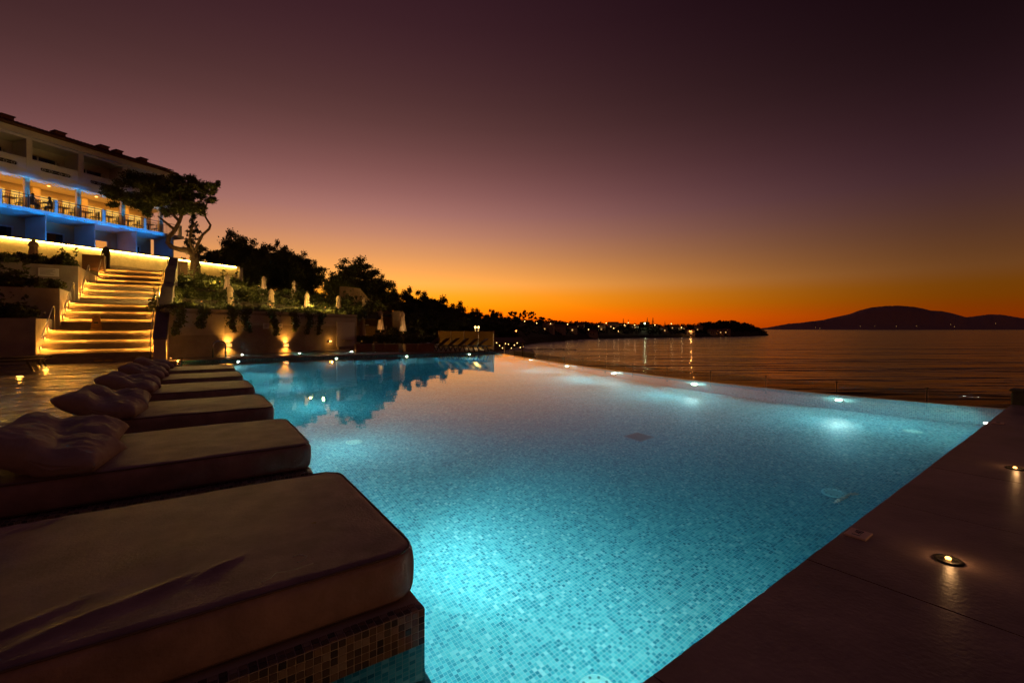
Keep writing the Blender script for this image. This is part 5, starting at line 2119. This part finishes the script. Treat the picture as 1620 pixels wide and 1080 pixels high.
for k, (a, b_, c, d_, Y) in enumerate(((986, 503, 522, 7, 420), (1024, 502, 522, 8, 430), (1033, 502, 522, 9, 430), (1052, 508, 522, 6, 430), (994, 505, 522, 6, 420))):
    wd_ = ('leftmost', 'third from the glass screen', 'tallest', 'farthest from the glass screen', 'second from the glass screen')[k]
    tree(a, b_, c, d_, Y, 'narrow pointed conifer on the village skyline, %s' % wd_, 'pointed conifers in the village', SPIRE[k % 2], 'spire_tree')
tree(306, 330, 440, 62, 41, 'layered dark conifer behind the leaning pine', None, SPIRE[0], 'cypress_tree')

# ================================================================== FAR SHORE
SHORE = [(560, 62, 498), (640, 70, 505), (700, 90, 505), (760, 130, 505), (800, 170, 503), (830, 217, 506), (870, 273, 508), (930, 350, 511), (1000, 380, 514), (1060, 405, 515), (1100, 430, 514), (1130, 445, 509.5), (1160, 465, 508.5), (1185, 490, 513), (1205, 515, 519), (1216, 530, 527)]
pxs = np.linspace(560, 1216, 80)
lv, lf = [], []
for i, q in enumerate(pxs):
    Y = float(np.interp(q, [s[0] for s in SHORE], [s[1] for s in SHORE]))
    yr = float(np.interp(q, [s[0] for s in SHORE], [s[2] for s in SHORE])) + 2.2
    a = (q - 810) / FOC
    dep = min(90, .35 * Y) * min(1, (1222 - q) / 60)
    ztop = EYE + (HOR - yr) / FOC * (Y + dep)
    ztop = max(ztop, SEA_Z + .6)
    for f, zf in ((-.012, -.2), (0, .02), (.06, .22), (.3, .55), (.7, .9), (1., 1.), (2.2, .6), (4, -.2)):
        yy = Y + dep * f if f >= 0 else Y * (1 + f)
        lv.append((a * yy, yy, SEA_Z + (ztop - SEA_Z) * zf + (.5 * noise.noise(Vector((q * .1, f * 3, 0))) if 0 < f < 2 else 0)))
for i in range(len(pxs) - 1):
    for j in range(7):
        lf.append((i * 8 + j, (i + 1) * 8 + j, (i + 1) * 8 + j + 1, i * 8 + j + 1))
shore = MB().add(lv, lf)
structure(shore.build('headland', M['land']))
land_bvh = BVHTree.FromPolygons([Vector(v) for v in lv], lf)


def land_z(x, y):
    r_ = land_bvh.ray_cast(Vector((x, y, 200)), Vector((0, 0, -1)))
    return r_[0].z if r_[0] is not None else SEA_Z


# far wood: one mass of foliage along the ridge and slopes
rngw = np.random.default_rng(77)
Ps, Ns = [], []
for k in range(1500):
    q = rngw.uniform(640, 1212)
    Y = float(np.interp(q, [s[0] for s in SHORE], [s[1] for s in SHORE]))
    dep = min(90, .35 * Y) * min(1, (1222 - q) / 60)
    f = rngw.uniform(.12, 1.05)
    yy = Y + dep * f
    x = (q - 810) / FOC * yy
    z = land_z(x, yy)
    r_ = (yy / FOC) * rngw.uniform(1.6, 4.2) * (1 if q < 1190 else .5)
    n_ = 34
    d = rngw.normal(size=(n_, 3))
    d /= np.linalg.norm(d, axis=1, keepdims=True)
    Ps.append(np.array([x, yy, z + r_ * .5]) + d * r_ * np.array([1, 1, .75]) * rngw.uniform(.6, 1.05, (n_, 1)))
    Ns.append((d + .7 * rngw.normal(size=(n_, 3)), np.full(n_, r_ * .42)))
P = np.vstack(Ps)
Nn = np.vstack([a for a, _ in Ns])
Nn /= np.linalg.norm(Nn, axis=1, keepdims=True)
szs = np.concatenate([s for _, s in Ns])
stuff(put('far_wood', quad_cloud('far_wood', P, Nn, szs, M['leaf_far'], 1.4, rngw)))
# hedge and scrub on the slope between the far deck and the beach
# village houses
rh = random.Random(12)
house_px = [(868, 522), (884, 524), (905, 523), (918, 518), (936, 531), (952, 521), (970, 517), (984, 516), (1003, 519), (1020, 513.5), (1034, 518), (1050, 523), (1066, 519), (1078, 521), (1092, 527), (1105, 522), (1126, 527), (1138, 527), (1150, 528)]
for k, (px_, py_) in enumerate(house_px):
    Y = float(np.interp(px_, [s[0] for s in SHORE], [s[1] for s in SHORE]))
    dep = min(90, .35 * Y) * min(1, (1222 - px_) / 60)
    best = None
    for f in np.linspace(.05, 1, 30):
        yy = Y + dep * f
        x = (px_ - 810) / FOC * yy
        e = abs(HOR - FOC * (land_z(x, yy) - EYE) / yy - (py_ + 2))
        if best is None or e < best[0]:
            best = (e, x, yy, land_z(x, yy))
    _, x, yy, z = best
    w_, d_, h_ = rh.uniform(5, 9), rh.uniform(4, 6), rh.uniform(2.8, 4.6)
    t = thing('village_house', 'small village house across the bay, %s from the glass screen' % ordinal(k + 1), 'house', (x, yy, z), rh.uniform(-.4, .4), 'houses of the village across the bay')
    MB().box(-w_ / 2, w_ / 2, -d_ / 2, d_ / 2, -2, h_).build('wall', M['house'], t)
    MB().add([(-w_ / 2 - .4, -d_ / 2 - .4, h_ + .01), (w_ / 2 + .4, -d_ / 2 - .4, h_ + .01), (w_ / 2 + .4, d_ / 2 + .4, h_ + .01), (-w_ / 2 - .4, d_ / 2 + .4, h_ + .01), (-w_ / 2 - .4, 0, h_ + 1.5), (w_ / 2 + .4, 0, h_ + 1.5)],
             [(0, 1, 5, 4), (2, 3, 4, 5), (0, 4, 3), (1, 2, 5), (3, 2, 1, 0)]).build('roof', M['house_roof'], t)
    for q in range(rh.choice((2, 3))):
        xx = -w_ / 2 + w_ * (q + .6) / 3.2
        MB().box(xx - .5, xx + .5, -d_ / 2 - .04, -d_ / 2 - .002, .9, 2.1).build('window', M['e_houselit'] if (q + k) % 3 == 0 else M['glass_dark'], t)


def lamp_post(px_, py_, label, cat, emat, r_, col, power, Y=None, group='lamps across the bay'):
    Ys = float(np.interp(px_, [s[0] for s in SHORE], [s[1] for s in SHORE]))
    Y = Y or Ys + 4
    p = K(px_, py_, Y)
    zg = land_z(p.x, p.y) if Y > 100 else p.z - 3
    zg = min(zg, p.z - 1.5)
    t = thing('street_lamp', label, cat, (p.x, p.y, zg), 0, group)
    hh_ = p.z - zg
    MB().tube([(0, 0, 0), (0, 0, hh_ - r_)], .07, 5).build('post', M['black'], t)
    MB().lathe([(.02, -r_), (r_ * .7, -r_ * .7), (r_, 0), (r_ * .7, r_ * .7), (.02, r_)], 8, (0, 0, hh_)).build('globe', emat, t, True)
    if power:
        lamp('POINT', (0, -r_ * 3, hh_), power, col, t, .3, name='far_bulb')
    return t


far_lamps = [(871, 512, 0), (898, 513, 0), (931, 521, 0), (935, 528, 1), (947, 516, 0), (959, 511, 0), (971, 519, 0), (988, 514, 0), (994, 510.5, 0), (1004, 514, 0), (1020, 511.5, 2), (1036, 514, 0), (1062, 512, 0), (1078, 518, 0),
             (1091.5, 523, 3), (1130, 522.5, 3), (1152, 522, 3), (1120, 526, 0), (1141, 526.5, 0), (823, 530, 0), (849, 511, 0), (830, 508, 0), (1013, 527, 0), (978, 524, 0)]
order = sorted(range(len(far_lamps)), key=lambda i: far_lamps[i][0])
for n_, i in enumerate(order):
    px_, py_, kd = far_lamps[i]
    Ys = float(np.interp(px_, [s[0] for s in SHORE], [s[1] for s in SHORE]))
    sc = Ys / 400
    if kd == 3:
        lamp_post(px_, py_, 'bright orange street lamp near the tip of the headland, %s from the tip' % ordinal({1091.5: 3, 1130: 2, 1152: 1}[px_]), 'street lamp', M['e_far_o'], .75, (1, .4, .1), 9000, group='orange lamps on the headland')
    elif kd == 2:
        lamp_post(px_, py_, 'greenish white flood lamp in the middle of the village', 'street lamp', M['e_far_g'], .7, (.9, 1, .6), 5000, Ys + 30)
    else:
        lamp_post(px_, py_, 'small warm lamp across the bay, %s of all lamps from the glass screen' % ordinal(n_ + 1), 'street lamp', M['e_far'], (.38 if kd == 0 else .6) * max(.35, sc), (1, .65, .3), 2500 if kd == 1 else 500 * sc, Ys + (6 if kd else 20 * sc + 3))
lamp_post(816, 523, 'large orange street lamp among the trees of the near shore', 'street lamp', M['e_far_o'], .30, (1, .4, .1), 700, 165)
for k, px_ in enumerate((752, 757)):
    lamp_post(px_, 517.5, 'yellow garden lamp above the glass screen, %s of two' % ('left' if k == 0 else 'right'), 'street lamp', M['e_far'], .09, (1, .6, .2), 900, 38, 'pair of lamps above the glass screen')

# beach taverna with bulbs beside the glass screen
tv = K(798, 545, 60)
tav = thing('beach_taverna', 'beach taverna with an open roof beyond the end of the glass screen', 'taverna', (tv.x, tv.y, -2.6))
MB().box(-2.6, 2.6, -1.5, 1.5, -3, .0).build('floor', M['coping'], tav)
for sx in (-2.4, 0, 2.4):
    for sy in (-1.3, 1.3):
        MB().box(sx - .06, sx + .06, sy - .06, sy + .06, .002, 2.3).build('post', M['wood'], tav)
MB().add([(-2.8, -1.7, 2.3), (2.8, -1.7, 2.3), (2.8, 1.7, 2.3), (-2.8, 1.7, 2.3), (-2.2, 0, 2.9), (2.2, 0, 2.9)], [(0, 1, 5, 4), (2, 3, 4, 5), (0, 4, 3), (1, 2, 5), (3, 2, 1, 0)]).build('roof', M['wood'], tav)
for k in range(14):
    x = -2.5 + .38 * k
    bz = 1.9 + .35 * math.sin(k * 1.9)
    MB().lathe([(.01, -.06), (.055, 0), (.01, .06)], 7, (x, -1.45 + .3 * (k % 2), bz)).build('bulb', M['e_far'], tav)
lamp('POINT', (-1.2, -1.9, 1.2), 12, (1, .7, .25), tav, .2)
tn = K(822, 545, 66)
tt_ = thing('beach_tent', 'pale canvas tent on the beach beside the taverna', 'tent', (tn.x + .3, tn.y, -2.9))
MB().box(-1.9, 1.9, -1.2, 1.2, -2.5, -.002).build('platform', M['rock'], tt_)
MB().add([(-1.8, -1.2, 0), (1.8, -1.2, 0), (1.8, 1.2, 0), (-1.8, 1.2, 0), (-1.8, -1.2, 1.3), (1.8, -1.2, 1.1), (1.8, 1.2, 1.1), (-1.8, 1.2, 1.3), (0, 0, 1.75)],
         [(0, 1, 5, 4), (1, 2, 6, 5), (2, 3, 7, 6), (3, 0, 4, 7), (4, 5, 8), (5, 6, 8), (6, 7, 8), (7, 4, 8)]).build('canvas', M['tent'], tt_)
# breakwater of rocks
bw = MB()
rb = random.Random(9)
bk0, bk1 = G(830, 553, SEA_Z), G(912, 553, SEA_Z)
ROCK = []
for s_ in range(3):
    m_ = MB()
    pr = random.Random(s_)
    m_.lathe([(.25, -.7), (.9 + pr.uniform(-.1, .2), -.3), (1, .0), (.75, .38), (.25, .6)], 7)
    m_.v = [(x * pr.uniform(.8, 1.2), y * pr.uniform(.8, 1.2), z * pr.uniform(.8, 1.2)) for x, y, z in m_.v]
    ROCK.append(m_.mesh('rock', M['rock']))
for k in range(26):
    c = bk0.lerp(bk1, (k + rb.random() * .6) / 26)
    o = put('shore_rock', ROCK[k % 3], None, (c.x, c.y + rb.uniform(-.6, .6), SEA_Z + .02), rb.uniform(0, 6))
    o.scale = (rb.uniform(.5, 1.0), rb.uniform(.4, .8), rb.uniform(.25, .5))
    tag(o, 'dark rock of the low breakwater across the bay, %s from the shore' % ordinal(k + 1), 'rock', 'rocks of the breakwater')

# mountains over the sea
RIDGE = [(1190, 520.3), (1214, 518), (1248, 511.7), (1265, 510.6), (1282, 508.3), (1302, 506), (1316, 502.6), (1345, 496.4), (1359, 491), (1379, 486), (1400, 484), (1421, 483.3), (1444, 485), (1461, 488), (1472, 491), (1490, 492), (1507, 495.5), (1529, 501.8),
         (1544, 499.8), (1566, 497), (1586, 497.8), (1614, 502.6), (1650, 507), (1700, 512), (1760, 518), (1800, 520.4)]
mq = np.linspace(1190, 1800, 180)
MY = 6500
mv, mf = [], []
for i, q in enumerate(mq):
    yt = float(np.interp(q, [s[0] for s in RIDGE], [s[1] for s in RIDGE]))
    a = (q - 810) / FOC
    for f, zf in ((-.10, -.02), (-.06, .08), (-.04, .3), (-.02, .68), (0, 1), (.04, .7), (.1, -.02)):
        yy = MY * (1 + f)
        hgt = (HOR - yt) / FOC * MY + EYE - SEA_Z
        zz = SEA_Z + hgt * zf + (45 * (noise.noise(Vector((q * .08, f * 40, 0))) + .6 * noise.noise(Vector((q * .2, f * 90, 3)))) * zf if f not in (0,) else 5 * noise.noise(Vector((q * .3, 0, 0))))
        mv.append((a * yy, yy, max(zz, SEA_Z - 8)))
for i in range(len(mq) - 1):
    for j in range(6):
        mf.append((i * 7 + j, (i + 1) * 7 + j, (i + 1) * 7 + j + 1, i * 7 + j + 1))
mb_ = MB().add(mv, mf)
structure(mb_.build('mountain', M['mountain'], smooth=True))
for k, (px_, py_) in enumerate(((1290, 518), (1297, 519), (1361, 516.2), (1384, 515.8), (1418, 516), (1450, 515.5), (1504, 513), (1510, 516.6), (1575, 511.5))):
    p = K(px_, py_, MY * .93)
    tag(MB().lathe([(.3, -3), (3.2, 0), (.3, 3)], 6).build('distant_lamp', M['e_houselit'], loc=p), 'faint light at the foot of the mountain, %s from the headland' % ordinal(k + 1), 'light', 'faint lights below the mountain')

for o_ in COL.objects:
    if 'label' in o_ and len(o_['label'].replace(',', ' ').split()) > 16:
        print('LONG', o_.name, o_['label'])
